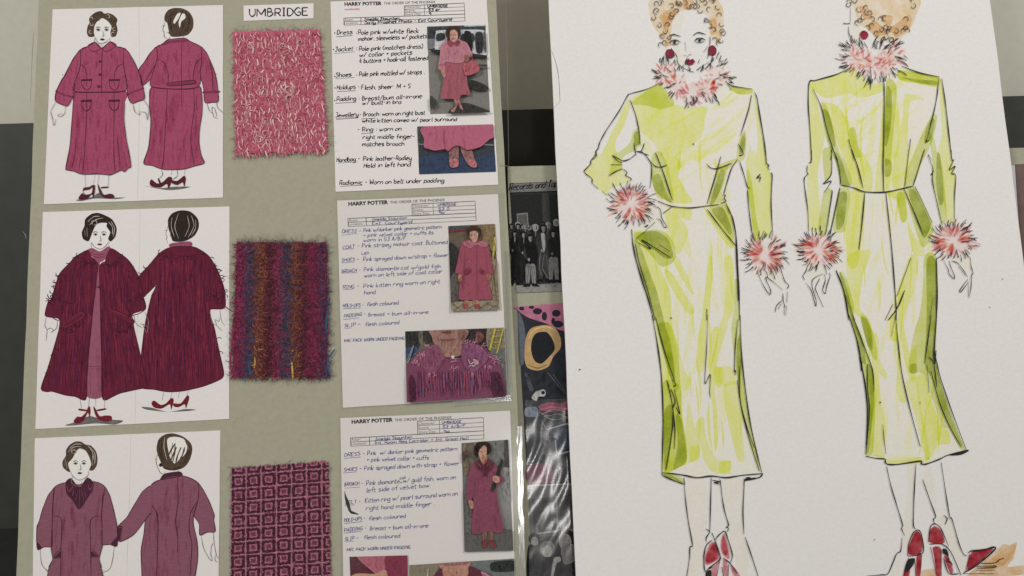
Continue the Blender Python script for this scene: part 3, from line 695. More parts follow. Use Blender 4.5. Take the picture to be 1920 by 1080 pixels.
# ------------------------------------------------------------------ continuity note sheets
N1a = View(610, 0, .18519); N1b = View(610, 180, .18229); N2a = View(620, 360, .18519); N2b = View(620, 550, .21303); N3a = View(620, 770, .1875); N3b = View(620, 920, .1875)
n1 = slab('note_sheet', '619.6,2.8 912,-9 934.5,346.2 629,359.5', .0001, ZS, PAPER, None, .2, 8)
n2 = slab('note_sheet', '632,376 934,364 952.5,745 643,764.7', .0001, ZS, PAPER, None, .2, 8)
n3 = slab('note_sheet', '638,784 956.6,770 968,1150 645,1155', .0001, ZS, PAPER, None, .2, 8)
GN = 'wardrobe note sheets in a column on the green board'
tag(n1, 'note sheet in black pen with a photo of a pink suit and handbag', 'note sheet', GN)
tag(n2, 'note sheet with blue pen and a photo of a long pink buttoned coat', 'note sheet', GN)
tag(n3, 'note sheet in a glossy sleeve, torn by a curled slit beside its blue writing', 'note sheet', GN)
RED = mot((176,48,52), .1, 300)
def header(sheet, V, hp, tp, table, rows, cont=None):
    a = Art(ZS + .00002, V)
    printed(a, 'HARRY POTTER', *hp, PRINT, V, .05); printed(a, 'THE ORDER OF THE PHOENIX', *tp, PRINT, V, .012)
    if cont: printed(a, 'continuity', *cont, RED, V, .02)
    for t, x0, y0, x1, y1, H in rows: printed(a, t, x0, y0, x1, y1, H, PRINT, V)
    a.build('printed_heading', sheet)
    a = Art(ZS + .00002, V); a.lines(table, PRINT, 1.0, smooth=False, taper=False); a.build('form_table', sheet)
def hand(sheet, rows, ink, wd=.92):
    a = Art(ZS + .00003)
    for V, s, x0, y0, x1, y1, H in rows: write(a, s, x0, y0, x1, y1, H, ink, wd, V)
    return a
header(n1, N1a, (193,57,572,49,35), (590,47,1115,31,28), '798,60 1405,30;800,94 1408,68;800,128 1410,106;800,163 1412,142;800,60 802,163;1003,50 1005,153;1405,30 1415,212;186,183 1412,142;187,219 1413,178;189,255 1415,212;186,183 189,255;359,177 361,248',
 [('Character:',807,83,965,77,24),('Scene:',807,119,910,115,24),('Story Day:',808,154,970,148,24),('Actor:',192,211,285,208,24),('Location:',192,247,332,241,24)], (195,104,348,99,22))
a = hand(n1, [(N1a,'UMBRIDGE',1035,76,1240,68,28),(N1a,'53 er',1045,114,1160,106,24),(N1a,'9',1045,152,1068,150,24),(N1a,'Imelda Staunton',395,206,745,195,26),(N1a,'Daily Prophet Photo - Ext Courtyard',400,243,1280,208,30),
 (N1a,'Dress',118,350,272,343,46),(N1a,':',300,343,320,342,40),(N1a,'Pale pink w/white fleck',332,350,945,331,46),(N1a,'mohair, sleeveless w/ pockets',335,413,1028,385,46),
 (N1a,'Jacket :',98,520,318,507,46),(N1a,'Pale pink (matches dress)',342,514,985,488,46),(N1a,'w/ collar + pockets',345,577,875,551,46),(N1a,'4 buttons + hook-all fastened',345,640,1038,606,46),
 (N1a,'Shoes',105,782,262,772,46),(N1a,':',302,775,322,774,40),(N1a,'Pale pink mottled w/ straps .',342,772,1005,747,46),(N1a,'Holdups :',115,907,340,895,46),(N1a,'Flesh, sheer  M + S',365,907,860,892,46),
 (N1a,'Padding :',115,1024,345,1013,46),(N1a,'Breast/bum all-in-one',372,1018,975,992,46),(N1a,'w/ built-in bra',375,1062,765,1050,44),
 (N1b,'Jewellery',105,217,338,207,46),(N1b,'- Brooch: worn on right bust',350,211,1025,190,46),(N1b,'white kitten cameo w/ pearl surround',380,273,1350,256,42),(N1b,'- Ring : worn on',330,367,780,355,46),(N1b,'right middle finger-',385,442,915,435,46),(N1b,'matches brooch',380,517,810,510,46),
 (N1b,'Handbag -',115,680,352,665,46),(N1b,'Pink leather-Radley',390,667,885,656,46),(N1b,'Held in left hand',395,737,875,723,46),(N1b,'Radiomic - Worn on belt under padding',145,915,1220,887,46)], PEN, 1.5)
a.lines('112,372 275,358;86,541 298,524;103,796 296,784;120,927 308,918;103,1046 312,1034', PEN, .9, view=N1a, taper=False)
a.lines('105,234 340,214;112,242 340,224;368,236 515,228;370,388 492,380;128,690 332,678;152,930 380,917', PEN, .9, view=N1b, taper=False)
for x, y in ((95,333),(82,500),(95,774),(97,890),(95,1018)): a.ellipse(x, y, 7, 7, PEN, N1a)
a.build('handwriting', n1)
header(n2, N2a, (178,138,582,120,38), (600,118,1158,92,28), '822,124 1462,92;824,163 1466,135;825,202 1468,174;826,242 1470,212;822,124 826,242;1035,114 1041,230;1462,92 1473,288;174,268 1471,212;175,308 1472,250;177,350 1473,288;174,268 177,350;358,260 361,336',
 [('Character:',830,153,995,146,25),('Scene:',832,193,940,188,25),('Story Day:',834,231,1003,226,25),('Actor:',182,299,275,295,25),('Location:',182,338,330,331,25)])
a = hand(n2, [(N2a,'UMBRIDGE',1085,142,1270,135,24),(N2a,'53 D',1090,186,1200,180,24),(N2a,'9a',1090,222,1150,217,24),(N2a,'Imelda Staunton',420,290,770,272,27),(N2a,'Ext  Courtyard',420,332,822,315,30),
 (N2a,'DRESS -',115,418,305,410,34),(N2a,'Pink w/darker pink geometric pattern',330,406,1122,368,38),(N2a,'+ pink velvet collar + cuffs As',330,456,1040,428,38),(N2a,'worn in 53 A/B/F',332,506,762,486,38),
 (N2a,'COAT -',120,580,288,560,34),(N2a,'Pink stripey mohair coat. Buttoned',315,564,1182,524,42),(N2a,'up.',312,634,400,626,42),(N2a,'SHOES -',110,706,283,695,32),(N2a,'Pink sprayed down w/strap + flower',330,702,1186,655,42),
 (N2a,'BROACH -',112,820,298,808,34),(N2a,'Pink diamante cat w/gold fish',335,804,1110,770,42),(N2a,'worn on left side of coat collar',340,866,1128,820,42),(N2a,'RING -',122,982,283,968,36),(N2a,'Pink kitten ring worn on right',332,972,1105,922,42),(N2a,'hand',340,1038,452,1032,42),
 (N2b,'HOLD-UPS -',108,123,290,117,30),(N2b,'flesh coloured',318,112,595,98,34),(N2b,'PADDING -',115,217,308,193,30),(N2b,'Breast + bum all-in-one',330,205,858,178,32),(N2b,'SLIP -',120,300,258,284,30),(N2b,'flesh coloured',302,290,602,270,34),(N2b,'MIC PACK WORN UNDER PADDING',120,430,648,408,26)], BLUE, 1.05)
a.lines('112,438 270,420;120,580 236,574;108,718 240,708;112,822 270,818;122,992 234,980', BLUE, .8, view=N2a, taper=False)
a.lines('108,136 264,128;112,232 255,216;124,312 186,304', BLUE, .8, view=N2b, taper=False)
a.build('handwriting', n2)
header(n3, N3a, (208,130,622,108,38), (640,108,1212,80,28), '868,106 1527,70;868,150 1529,118;868,192 1530,160;870,236 1531,202;868,106 870,236;1087,98 1090,224;1527,70 1532,282;198,274 1531,202;199,315 1531,243;201,357 1532,282;198,274 201,357;388,262 390,345',
 [('Character:',877,143,1045,134,26),('Scene:',877,184,985,178,26),('Story Day:',880,227,1052,220,26),('Actor:',205,303,300,297,26),('Location:',208,345,360,338,26)])
a = hand(n3, [(N3a,'UMBRIDGE',1112,132,1305,122,26),(N3a,'53 A/B/F',1120,176,1345,163,26),(N3a,'9a',1125,222,1185,216,26),(N3a,'Imelda Staunton',448,298,810,274,28),(N3a,'Int. Room Req Corridor + Int. Great Hall',440,336,1375,288,30),
 (N3a,'DRESS -',138,462,340,444,36),(N3a,'Pink  w/ darker pink geometric pattern',368,446,1265,398,42),(N3a,'+ pink velvet collar + cuffs',360,512,980,488,42),(N3a,'SHOES -',132,608,305,592,32),(N3a,'Pink sprayed down with strap + flower',335,598,1285,545,44),
 (N3a,'BROACH -',138,756,320,742,36),(N3a,'Pink diamante^w/ gold fish, worn on',355,748,1250,685,46),(N3a,'cat',690,688,748,682,32),(N3a,'left side of velvet bow.',355,820,1000,766,46),
 (N3b,'BELT -',150,138,298,124,36),(N3b,'Kitten ring w/ pearl surround worn on',345,122,1268,48,46),(N3b,'right hand middle finger .',352,198,1040,150,46),(N3b,'HOLD-UPS -',135,315,345,292,36),(N3b,'flesh coloured',380,298,748,270,42),(N3b,'PADDING -',135,415,355,390,38),(N3b,'Breast + bum all-in-one',392,400,975,368,42),(N3b,'SLIP -',140,505,272,490,38),(N3b,'flesh coloured',330,488,692,470,42),(N3b,'MIC PACK WORN UNDER PADDING',160,605,795,580,30)], BLUE, 1.1)
a.lines('135,478 298,464;125,624 262,612;138,776 296,764', BLUE, .8, view=N3a, taper=False)
a.lines('138,150 240,142;135,330 318,310;135,426 305,408;150,516 235,504', BLUE, .8, view=N3b, taper=False)
a.build('handwriting', n3)
a = Art(ZS + .00005); a.fill('140,0 150,40 185,115 205,195 240,215 280,235 265,240 205,232 180,205 150,120 138,50', mot((58,54,46), .3, 200), True, N3b); a.fill('180,205 205,232 262,241 230,252 190,235', mot((232,226,220), .02), True, N3b)
a.build('torn_slit', n3)

# ------------------------------------------------------------------ colour photographs printed on the note sheets
TON = [tint((.965,.96,.955), .3, 300), tint((.93,.92,.91), .3, 300), tint((.88,.87,.86), .3, 300)]
def tone(a, sh, V, seed):
    pp = curve(sp(sh[0]), True); xs = [p[0] for p in pp]; ys = [p[1] for p in pp]; w_, h_ = max(xs) - min(xs), max(ys) - min(ys)
    if w_ * h_ < 1500: return
    dabs(a, V, pp, int(min(130, w_ * h_ / 260)), TON[:2], (4, 16), seed)
    # form: the side turned from the light is a little deeper
    streaks(a, V, pp, 1.57, int(min(46, w_ * h_ / 900)), TON, (min(24, h_*.25), min(130, h_*.55)), (3, 12), seed + 1, .2)
def photo(sheet, V, quad, shapes, person=None, name='photo_print'):
    a = Art(ZS + .00003, V)
    a.fill(quad, shapes[0], False)
    a.clip = [V(*p) for p in sp(quad)]; tone(a, (quad,), V, 5)
    for sh in shapes[1:]:
        if callable(sh): sh(a)
        elif len(sh) > 2: a.line(sh[0], sh[1], sh[2])
        else: a.fill(sh[0], sh[1]); tone(a, sh, V, len(sh[0]))
    o = a.build(name, sheet)
    if person:
        b = Art(a.z + .000012, V); b.clip = a.clip
        for sh in person:
            if callable(sh): sh(b)
            elif len(sh) > 2: b.line(sh[0], sh[1], sh[2])
            else: b.fill(sh[0], sh[1]); tone(b, sh, V, len(sh[0]))
        b.build('printed_figure', o)
    return o
grey = mot((115,112,106), .16, 500)
photo(n1, N1a, '1030,268 1620,250 1667,1137 1062,1157', [grey,
 ('1030,268 1620,250 1622,300 1032,310', C(70,74,78)), ('1420,256 1620,246 1620,262 1430,268', C(176,192,204)), ('1034,310 1160,306 1100,470 1040,480', C(64,66,70)),
 ('1034,400 1110,400 1110,480 1038,490', C(120,124,128)), ('1118,340 1160,306 1560,300 1612,330 1630,420 1630,560 1500,570 1200,560 1110,500', C(190,192,194)),
 ('1130,342 1205,338 1200,400 1125,410', C(58,62,66)), ('1520,340 1590,335 1590,520 1530,525', C(58,58,60)), ('1380,345 1500,340 1500,420 1385,425', C(66,70,74)), ('1600,330 1625,340 1632,520 1604,500', C(96,100,104)),
 ('1110,500 1634,560 1636,590 1500,575 1115,540', C(52,52,52)), ('1410,320 1440,310 1470,325 1475,370 1495,440 1480,520 1440,540 1395,420', C(44,44,46)),
 ('1445,805 1530,820 1600,850 1648,880 1650,905 1540,912 1450,880', C(58,56,54)), ('1400,1040 1500,1060 1660,1120 1664,1136 1260,1150 1300,1080', C(62,60,56)), ('1060,970 1110,1000 1130,1060 1090,1090 1062,1080', C(70,68,66)), ('1540,650 1640,655 1640,672 1545,668', C(70,68,66))],
 [('1300,1000 1320,1060 1300,1090 1270,1120 1300,1135 1330,1080 1345,1000', C(176,120,110)), ('1350,1000 1375,1060 1395,1110 1370,1100 1345,1040', C(186,120,118)),
 ('1208,600 1400,600 1425,700 1440,850 1462,950 1380,960 1350,1010 1290,1000 1170,990 1185,880 1200,760', mot((149,85,96), .14, 500)),
 ('1250,405 1170,450 1160,560 1142,660 1150,700 1210,712 1212,630 1300,636 1395,630 1430,560 1470,580 1490,560 1450,460 1420,425 1355,405', mot((171,115,125), .14, 500)),
 ('1170,705 1205,712 1220,760 1205,785 1180,750', C(190,130,112)), ('1412,555 1450,560 1452,610 1420,625 1405,600', C(150,96,84)),
 ('1250,330 1270,300 1335,300 1345,350 1335,400 1300,425 1262,400', C(204,150,132)), ('1230,380 1215,340 1235,280 1280,256 1330,262 1365,300 1370,350 1345,400 1340,330 1310,300 1270,305 1258,350 1262,410 1240,420', C(70,50,42)),
 ('1235,420 1260,410 1300,430 1345,405 1360,425 1340,465 1300,440 1270,470 1245,450', C(160,60,84)), ('1402,652 1520,612 1558,712 1425,762', C(190,92,104)), ('1445,640 1470,560 1495,600 1500,620', C(150,60,76), 1.4), ('1300,440 1305,630', C(150,70,90), .9),
 ('1250,990 1260,900 1245,800', C(150,62,80), 1.0), ('1340,1000 1330,880', C(150,62,80), 1.0), ('1150,655 1212,645', C(150,60,82), 1.6), ('1275,350 1290,347', C(70,44,40), .9), ('1310,347 1326,350', C(70,44,40), .9), ('1285,388 1300,392 1318,387', C(150,60,62), .9), ('1264,372 1266,398 1285,415', C(160,110,96), .6)])
photo(n1, N1b, '945,313 1727,290 1755,778 965,805', [mot((56,59,65), .16, 300), ('960,640 1200,600 1500,640 1740,600 1754,776 966,803', mot((52,63,85), .25, 260)), ('960,480 1015,490 1015,505 962,502', C(130,134,132)), ('1610,490 1735,500 1735,512 1620,505', C(120,124,122)), ('948,320 1015,318 1012,480 952,470', C(70,76,74)),
   ],
 [('1275,530 1365,515 1370,640 1365,700 1330,735 1285,720 1275,640', C(150,104,104)), ('1390,530 1505,560 1530,640 1560,700 1540,735 1490,725 1445,670', C(158,108,106)),
  ('1272,660 1300,645 1360,650 1372,690 1360,725 1320,737 1285,725', C(190,112,114)), ('1448,670 1500,650 1535,660 1562,705 1545,735 1500,728', C(190,112,114)),
  ('1020,311 1727,290 1731,420 1690,445 1600,520 1510,555 1450,550 1400,520 1340,508 1290,540 1262,565 1230,545 1130,560 1050,545 1015,525 1016,440', mot((165,92,113), .25, 900)), ('1235,545 1215,430 1225,340', C(168,60,100), 1.5), ('1440,550 1420,440', C(170,66,104), 1.2), ('1020,530 1130,565 1230,550 1262,568 1340,512 1450,556 1600,524', C(84,40,56), 1.2)])
photo(n2, N2a, '1190,345 1662,322 1710,1188 1219,1205', [C(104,88,70), ('1195,345 1380,336 1380,390 1200,400', C(74,80,80)), ('1200,395 1380,375 1382,388 1200,410', C(140,48,48)), ('1400,335 1520,330 1540,480 1400,480', C(120,96,72)), ('1530,335 1662,324 1672,600 1550,520', C(136,112,78)),
 ('1655,470 1672,470 1668,560 1640,700 1635,660', C(186,178,60)), ('1195,520 1260,540 1290,600 1260,760 1215,900 1205,800', C(56,56,56)), ('1205,900 1300,800 1290,1190 1219,1200', C(96,92,84)), ('1600,700 1685,720 1708,1185 1590,1190', C(140,122,94)),
 lambda a: a.lines(';'.join('%d,%d %d,%d' % (1600 + 4*k, 760 + k*55, 1700, 740 + k*55 + 40) for k in range(8)) + ';1640,740 1690,1180;1670,740 1610,1150;1230,1000 1290,1100;1222,1100 1290,1180', C(70,58,46), 1.2), ('1230,1120 1680,1100 1708,1187 1220,1204', C(146,132,110)),
 lambda a: a.lines('1230,1130 1330,1200;1330,1125 1440,1195;1440,1120 1560,1190;1560,1115 1690,1180;1250,1200 1350,1125;1380,1195 1480,1120;1500,1190 1620,1110;1610,1186 1700,1130', C(72,60,50), 1.1)],
 [('1360,1030 1400,1120 1390,1170 1360,1180 1350,1120', C(176,120,96)), ('1430,1030 1500,1120 1500,1180 1460,1170 1440,1120', C(176,120,96)), ('1340,1140 1385,1130 1385,1170 1350,1180', C(150,72,70)), ('1455,1140 1500,1140 1505,1178 1465,1180', C(150,72,70)),
 ('1345,500 1410,485 1500,490 1590,540 1610,600 1645,800 1640,825 1590,840 1600,920 1630,1080 1520,1090 1480,1095 1400,1092 1300,1080 1310,900 1310,835 1262,815 1280,720 1310,580', mot((140,72,87), .18, 420, stretch=(6,1,1))),
 ('1340,520 1410,490 1480,520 1540,490 1590,540 1540,560 1480,530 1410,570', C(184,106,122)), ('1290,840 1325,840 1325,890 1300,910', C(186,120,96)), ('1580,840 1620,835 1610,890 1585,890', C(170,104,84)),
 ('1400,400 1430,385 1490,390 1495,440 1475,500 1440,510 1410,470', C(202,150,128)), ('1380,430 1375,380 1410,345 1460,340 1510,365 1525,420 1510,460 1490,470 1492,410 1450,392 1410,410 1405,450', C(70,52,42)),
 ('1480,540 1482,1090', C(120,46,66), 1.0), ('1355,800 1400,760 1420,800 1370,835', C(134,54,74)), ('1510,770 1550,790 1545,830 1515,810', C(134,54,74)), ('1360,600 1350,820 1330,1000', C(120,46,66), .9), ('1570,600 1590,820', C(120,46,66), .9), ('1300,880 1350,975', C(40,30,28), .9), ('1420,432 1440,430', C(64,44,38), .9), ('1458,430 1478,432', C(64,44,38), .9), ('1435,472 1460,472', C(140,66,66), .9), ('1412,420 1412,470 1440,505', C(140,92,72), .8)])
FUZ = [K(196,128,148), K(176,96,122), K(210,156,170), K(150,70,104)]
def coatfuzz(a):
    pts = [(760,590,-2.2),(800,540,-2),(860,480,-1.8),(1170,440,-1.2),(1250,440,-1.1),(1320,480,-.9),(1400,560,-.7),(1450,600,-.5),(900,700,1.7),(1100,640,1.6),(1080,600,-.8),(1250,700,1.4),(760,600,1.9),(1380,640,1.2)]
    for x, y, an in pts:
        for k in range(16):
            xx = x + random.uniform(-40, 40); yy = y + random.uniform(-18, 18); b = an + random.gauss(0, .5); l = random.uniform(15, 45)
            a.line([(xx, yy), (xx + l*.5*math.cos(b), yy + l*.5*math.sin(b)), (xx + l*math.cos(b + .4), yy + l*math.sin(b + .4))], random.choice(FUZ), .5)
photo(n2, N2b, '655,335 1527,302 1555,910 670,962', [C(104,98,90), ('660,335 780,330 775,480 665,490', C(48,48,48)), ('780,330 885,326 900,440 790,450', C(110,104,90)), ('815,330 880,328 890,440 820,440', C(62,60,56)), ('665,490 760,470 740,560 668,590', C(64,80,124)), ('1160,318 1372,312 1370,500 1200,440', C(58,54,52)), ('1380,310 1526,303 1536,480 1390,500', C(140,124,100)), ('1400,520 1540,500 1554,900 1480,640', C(104,104,104)),
 ('1280,350 1320,340 1350,380 1320,430 1280,420', C(124,72,66)), ('665,600 720,470 730,470 690,600', C(136,136,134)),
 lambda a: (a.lines('1448,308 1400,500;1520,308 1462,530', C(176,168,56), 3.0, taper=False), a.lines('1446,330 1520,326;1432,380 1508,376;1422,430 1496,432;1412,480 1478,490', C(160,152,60), 1.8, taper=False))],
 [('880,326 1190,318 1200,380 1160,440 1150,520 1090,560 1030,560 960,480 910,440 890,380', C(156,112,100)), ('940,460 1000,560 1160,540 1165,450 1100,490 1010,500', C(164,118,104)), ('965,410 1020,402 1100,400 1060,415 1010,418', C(134,72,70)), ('980,338 1060,330 1055,350 1000,352', C(108,70,62)), ('1120,330 1180,325 1195,380 1150,430', C(130,92,82)),
 ('670,620 740,580 780,520 870,470 940,460 1000,560 1060,575 1150,560 1160,450 1240,430 1330,470 1420,540 1480,620 1530,780 1536,912 1500,914 672,958 672,700', mot((113,63,85), .22, 420, stretch=(5,1,1))),
 ('770,590 790,520 880,470 930,465 1000,570 960,650 895,710 820,660', mot((127,75,99), .2, 400)), ('1150,560 1162,470 1240,440 1330,480 1390,560 1330,640 1250,700 1180,640', mot((124,76,104), .2, 400)),
 ('690,760 720,720 760,900 700,950', C(84,40,62)), ('1400,720 1480,700 1530,900 1440,900', C(84,44,66)), ('1000,580 900,712', C(90,40,60), 1.2),
 lambda b: hatch(b, [(760,680),(1400,680),(1440,895),(740,930)], [C(150,64,96), C(110,80,120), C(160,70,90), C(84,60,96), C(96,40,64)], 11, 1.4, N2b, .04, (60, 160), 8, .9), coatfuzz,
 ('1210,580 1230,620 1270,600 1300,600 1260,640 1240,630 1215,650', C(206,176,176), 1.4), ('1255,580 1290,590 1300,620 1270,630', C(200,160,166)), ('1062,552 1085,548 1088,572 1068,576', C(206,196,188))])
photo(n3, N3a, '1308,325 1775,290 1828,1400 1338,1412', [mot((106,105,101), .16, 300), ('1310,330 1440,320 1440,560 1330,600', C(112,100,84)), ('1320,360 1350,352 1380,600 1335,640', C(134,118,98)), ('1600,310 1780,295 1790,560 1640,520', C(120,120,116)), ('1735,300 1775,292 1785,580 1745,580', C(84,84,84)), ('1440,320 1480,318 1480,350 1440,380', C(136,122,98)), ('1700,600 1790,590 1800,900 1730,860', C(142,142,140)), ('1340,1240 1826,1200 1828,1398 1338,1410', mot((89,87,84), .14, 300)), ('1330,800 1400,800 1410,1200 1336,1230', C(100,98,94)),
  ('1310,420 1380,400 1370,470 1320,500', C(88,78,66))],
 [('1520,1200 1560,1200 1555,1300 1525,1310', C(140,94,76)), ('1590,1200 1625,1200 1620,1310 1595,1320', C(140,94,76)), ('1505,1310 1555,1290 1565,1350 1530,1375', C(124,56,58)), ('1585,1290 1625,1300 1655,1350 1620,1378 1595,1350', C(128,58,62)),
 ('1460,510 1410,545 1375,640 1358,790 1365,890 1400,905 1420,860 1428,920 1408,1200 1480,1235 1600,1205 1680,1225 1728,1180 1680,940 1660,800 1680,740 1740,700 1720,660 1660,560 1600,510', mot((122,67,84), .16, 420)),
 ('1380,900 1420,905 1430,960 1410,985 1385,950', C(180,126,108)), ('1700,500 1725,520 1640,790 1600,800 1620,720', C(60,58,56)), ('1630,650 1680,660 1690,710 1650,725 1620,690', C(190,138,120)), ('1480,410 1545,340 1565,390 1560,470 1530,540 1495,480', C(204,152,130)), ('1510,470 1560,460 1560,530 1520,530', C(176,118,98)),
 ('1470,480 1440,440 1435,380 1465,320 1530,305 1590,330 1608,390 1590,430 1560,440 1560,370 1530,345 1490,370 1480,420', C(54,42,36)), ('1455,510 1490,490 1530,540 1570,485 1610,500 1620,550 1560,630 1500,600 1460,560', C(104,46,60)), ('1470,520 1500,560', C(176,120,120), .8), ('1590,510 1560,560', C(176,120,120), .8), ('1520,640 1570,655 1545,635 1500,660', C(80,36,50), 1.2), ('1440,700 1430,860', C(96,44,62), 1.0), ('1660,1190 1640,1030', C(96,44,62), 1.2), ('1480,1230 1500,1060', C(96,44,62), 1.0), ('1655,900 1670,1020', C(96,44,62), 1.0), ('1500,405 1516,402', C(60,42,36), .9), ('1532,402 1548,405', C(60,42,36), .9), ('1510,448 1535,448', C(140,70,66), .9)])
photo(n3, N3b, '188,662 768,648 775,1150 210,1160', [C(150,64,84), ('188,662 265,660 440,830 560,790 560,1150 208,1155', C(100,48,56)), ('265,660 550,655 552,770 470,832 440,825', mot((165,97,109), .16, 600)), ('553,655 768,649 772,1000 600,1000 555,800', mot((122,55,72), .12, 300, stretch=(1,8,1))), ('440,832 540,790 570,860 600,1150 215,1150 210,850', C(186,138,114)), ('270,662 455,828', C(206,130,140), 1.2)])
photo(n3, N3b, '785,745 1835,680 1850,1150 790,1160', [C(100,104,104), ('788,745 1090,726 1040,850 990,1150 790,1158', mot((129,118,101), .14, 120, stretch=(8,1,1))), ('1400,710 1835,682 1845,1000 1450,900', C(104,112,112)), ('1610,720 1830,700 1834,800 1620,808', C(52,56,54)), ('970,790 980,790 970,900 960,900', C(186,176,150))],
 [('1090,725 1380,706 1390,760 1370,900 1150,920 1110,800', C(186,130,108)), ('1085,725 1385,706 1350,735 1240,750 1130,745', C(160,108,106)), ('1110,780 1070,810 1020,880 960,1150 1800,1150 1640,880 1500,800 1420,765 1380,760 1370,850 1250,900 1130,870', C(100,44,60)), ('1500,810 1560,830 1640,890 1700,1000 1560,900', C(196,120,146))])
# ------------------------------------------------------------------ photographs on the board behind
def print_on(name, quad, z, shapes, m0, figs=None):
    o = slab(name, quad, Z3 + .0001, Z3 + .0006, m0)
    a = Art(Z3 + .00065)
    for sh in shapes:
        if callable(sh): sh(a)
        elif len(sh) > 3: a.fill(sh[0], sh[1], True, sh[3])
    return o, a
V1 = View(930, 280, .37037); V2 = View(930, 680, .37037)
o = slab('photo_print', [V1(68,172), V1(420,158), V1(450,715), V1(104,728)], Z3 + .0001, Z3 + .0006, mot((44,44,44), .2, 120))
tag(o, 'black and white photograph of a crowd standing outside a record shop', 'photograph')
a = Art(Z3 + .00065, V1)
a.fill('69,174 420,160 422,205 72,218', C(112,110,108), False)
for x0, x1 in ((80,230),(245,420)): a.fill([(x0,232),(x1,226),(x1+6,400),(x0+8,404)], C(38,38,38), False)
a.fill('232,224 268,222 276,390 240,392', C(62,61,60), False); a.fill('104,325 160,320 166,390 110,392', C(120,118,114), False); a.fill('110,332 155,328 160,388 115,390', C(84,82,80), False)
a.fill('96,690 450,670 452,714 104,727', C(136,134,130), False)
a.lines('70,222 420,208', C(30,30,30), 2.5)
write(a, 'Records and Tapes', 66, 206, 345, 186, 34, C(22,22,22), 1.6, None, .35, .15)
a.build('shop_front', o)
b = Art(a.z + .00002, V1)
GY = [C(24,24,24), C(34,34,34), C(46,46,46), C(58,58,58)]
def punter(x, y, hs, yb, c, leg, hair, legs=True):
    R = random.Random(int(x * 7 + y)); ln_ = R.uniform(-5, 5); sk = C(*[R.randint(112, 140)] * 3)
    b.fill([(x-9*hs,y+13*hs),(x+8*hs,y+12*hs),(x+24*hs,y+26*hs),(x+27*hs+ln_,y+62*hs),(x+21*hs,y+112*hs),(x-17*hs,y+110*hs),(x-24*hs+ln_,y+64*hs),(x-22*hs,y+26*hs)], c)
    b.fill([(x-22*hs,y+28*hs),(x-30*hs+ln_,y+62*hs),(x-12*hs+ln_,y+86*hs),(x-8*hs,y+78*hs),(x-20*hs+ln_,y+60*hs)], C(*[R.randint(28, 66)] * 3))
    b.fill([(x-12*hs+ln_,y+78*hs),(x-5*hs+ln_,y+76*hs),(x-4*hs+ln_,y+86*hs),(x-10*hs+ln_,y+88*hs)], sk)
    if R.random() < .25: b.fill([(x-3*hs,y+12*hs),(x+4*hs,y+12*hs),(x+3,y+36*hs),(x-2,y+40*hs)], C(*[R.randint(80, 120)] * 3))
    if legs:
        b.fill([(x-18*hs,y+105*hs),(x+2*hs,y+105*hs),(x-4*hs,yb),(x-16*hs,yb+2)], leg); b.fill([(x,y+105*hs),(x+19*hs,y+105*hs),(x+22*hs,yb-4),(x+10*hs,yb)], leg)
        b.fill([(x-26*hs,yb-6),(x-12*hs,yb-14),(x-3*hs,yb-12),(x-2*hs,yb+2),(x-26*hs,yb+3)], GY[0]); b.fill([(x+8*hs,yb-14),(x+20*hs,yb-12),(x+34*hs,yb-3),(x+33*hs,yb+2),(x+8*hs,yb)], GY[0])
    b.fill([(x-12*hs,y+4*hs),(x-13*hs,y-8*hs),(x-6*hs,y-17*hs),(x+6*hs,y-17*hs),(x+13*hs,y-8*hs),(x+11*hs,y+8*hs),(x+15*hs*R.random(),y+16*hs),(x-9*hs,y+12*hs)], hair)
    b.fill([(x-7*hs,y-7*hs),(x+7*hs,y-8*hs),(x+7.5*hs,y+2*hs),(x+4*hs,y+11*hs),(x-1,y+13*hs),(x-6*hs,y+6*hs)], sk)
    b.fill([(x+2*hs,y-7*hs),(x+8*hs,y-7*hs),(x+7*hs,y+4*hs),(x+3*hs,y+10*hs)], C(84,82,80))
    b.lines('%f,%f %f,%f;%f,%f %f,%f;%f,%f %f,%f' % (x-5*hs, y-2, x-1.5*hs, y-2, x+2*hs, y-2, x+5.5*hs, y-2, x-2*hs, y+6*hs, x+3*hs, y+6*hs), GY[0], .55)
R2 = random.Random(21)
for k in range(13): punter(84 + k * 19 + R2.uniform(-7, 7), 384 + R2.uniform(-14, 16), R2.uniform(.75, 1.0), 640, C(*[R2.randint(26, 64)] * 3), GY[1], C(*[R2.choice([24, 34, 60, 110, 140])] * 3), False)
for p in ((112,392,1,660,GY[1],GY[1],GY[0]),(148,392,1,650,GY[2],GY[1],C(96,94,92)),(200,398,1.1,650,GY[1],GY[2],C(140,138,132)),(262,385,1,650,GY[2],GY[2],C(120,118,112)),(304,372,1.1,650,GY[1],GY[1],C(140,136,130)),
          (95,430,1.0,676,GY[0],GY[0],GY[0]),(140,434,1.1,672,GY[0],GY[1],GY[0]),(240,402,1.35,668,C(52,52,52),C(62,60,60),GY[0]),(290,430,1.2,672,GY[1],C(112,110,108),GY[0]),(174,452,1.3,692,GY[0],C(126,124,122),GY[0])): punter(*p)
b.lines('168,590 156,690;178,590 168,690;190,590 205,690;182,590 192,690', GY[0], 1.2); b.fill('228,430 246,430 250,490 240,520', C(150,148,144))
b.lines('225,520 220,600 232,640;245,530 236,600 262,650;255,540 270,640', C(120,118,116), 1.0)
dabs(b, V1, [V_ for V_ in [(80,380),(330,370),(345,690),(100,700)]], 160, TON, (3, 12), 4); b.build('printed_crowd', o)
o = slab('photo_print', [V1(108,796), V1(450,782), V2(470,608), V2(160,618)], Z3 + .0001, Z3 + .0006, mot((44,46,52), .25, 90))
tag(o, 'colour photograph of a pink leopard print scarf, gold ring and belt buckles', 'photograph')
a = Art(Z3 + .00065, V1)
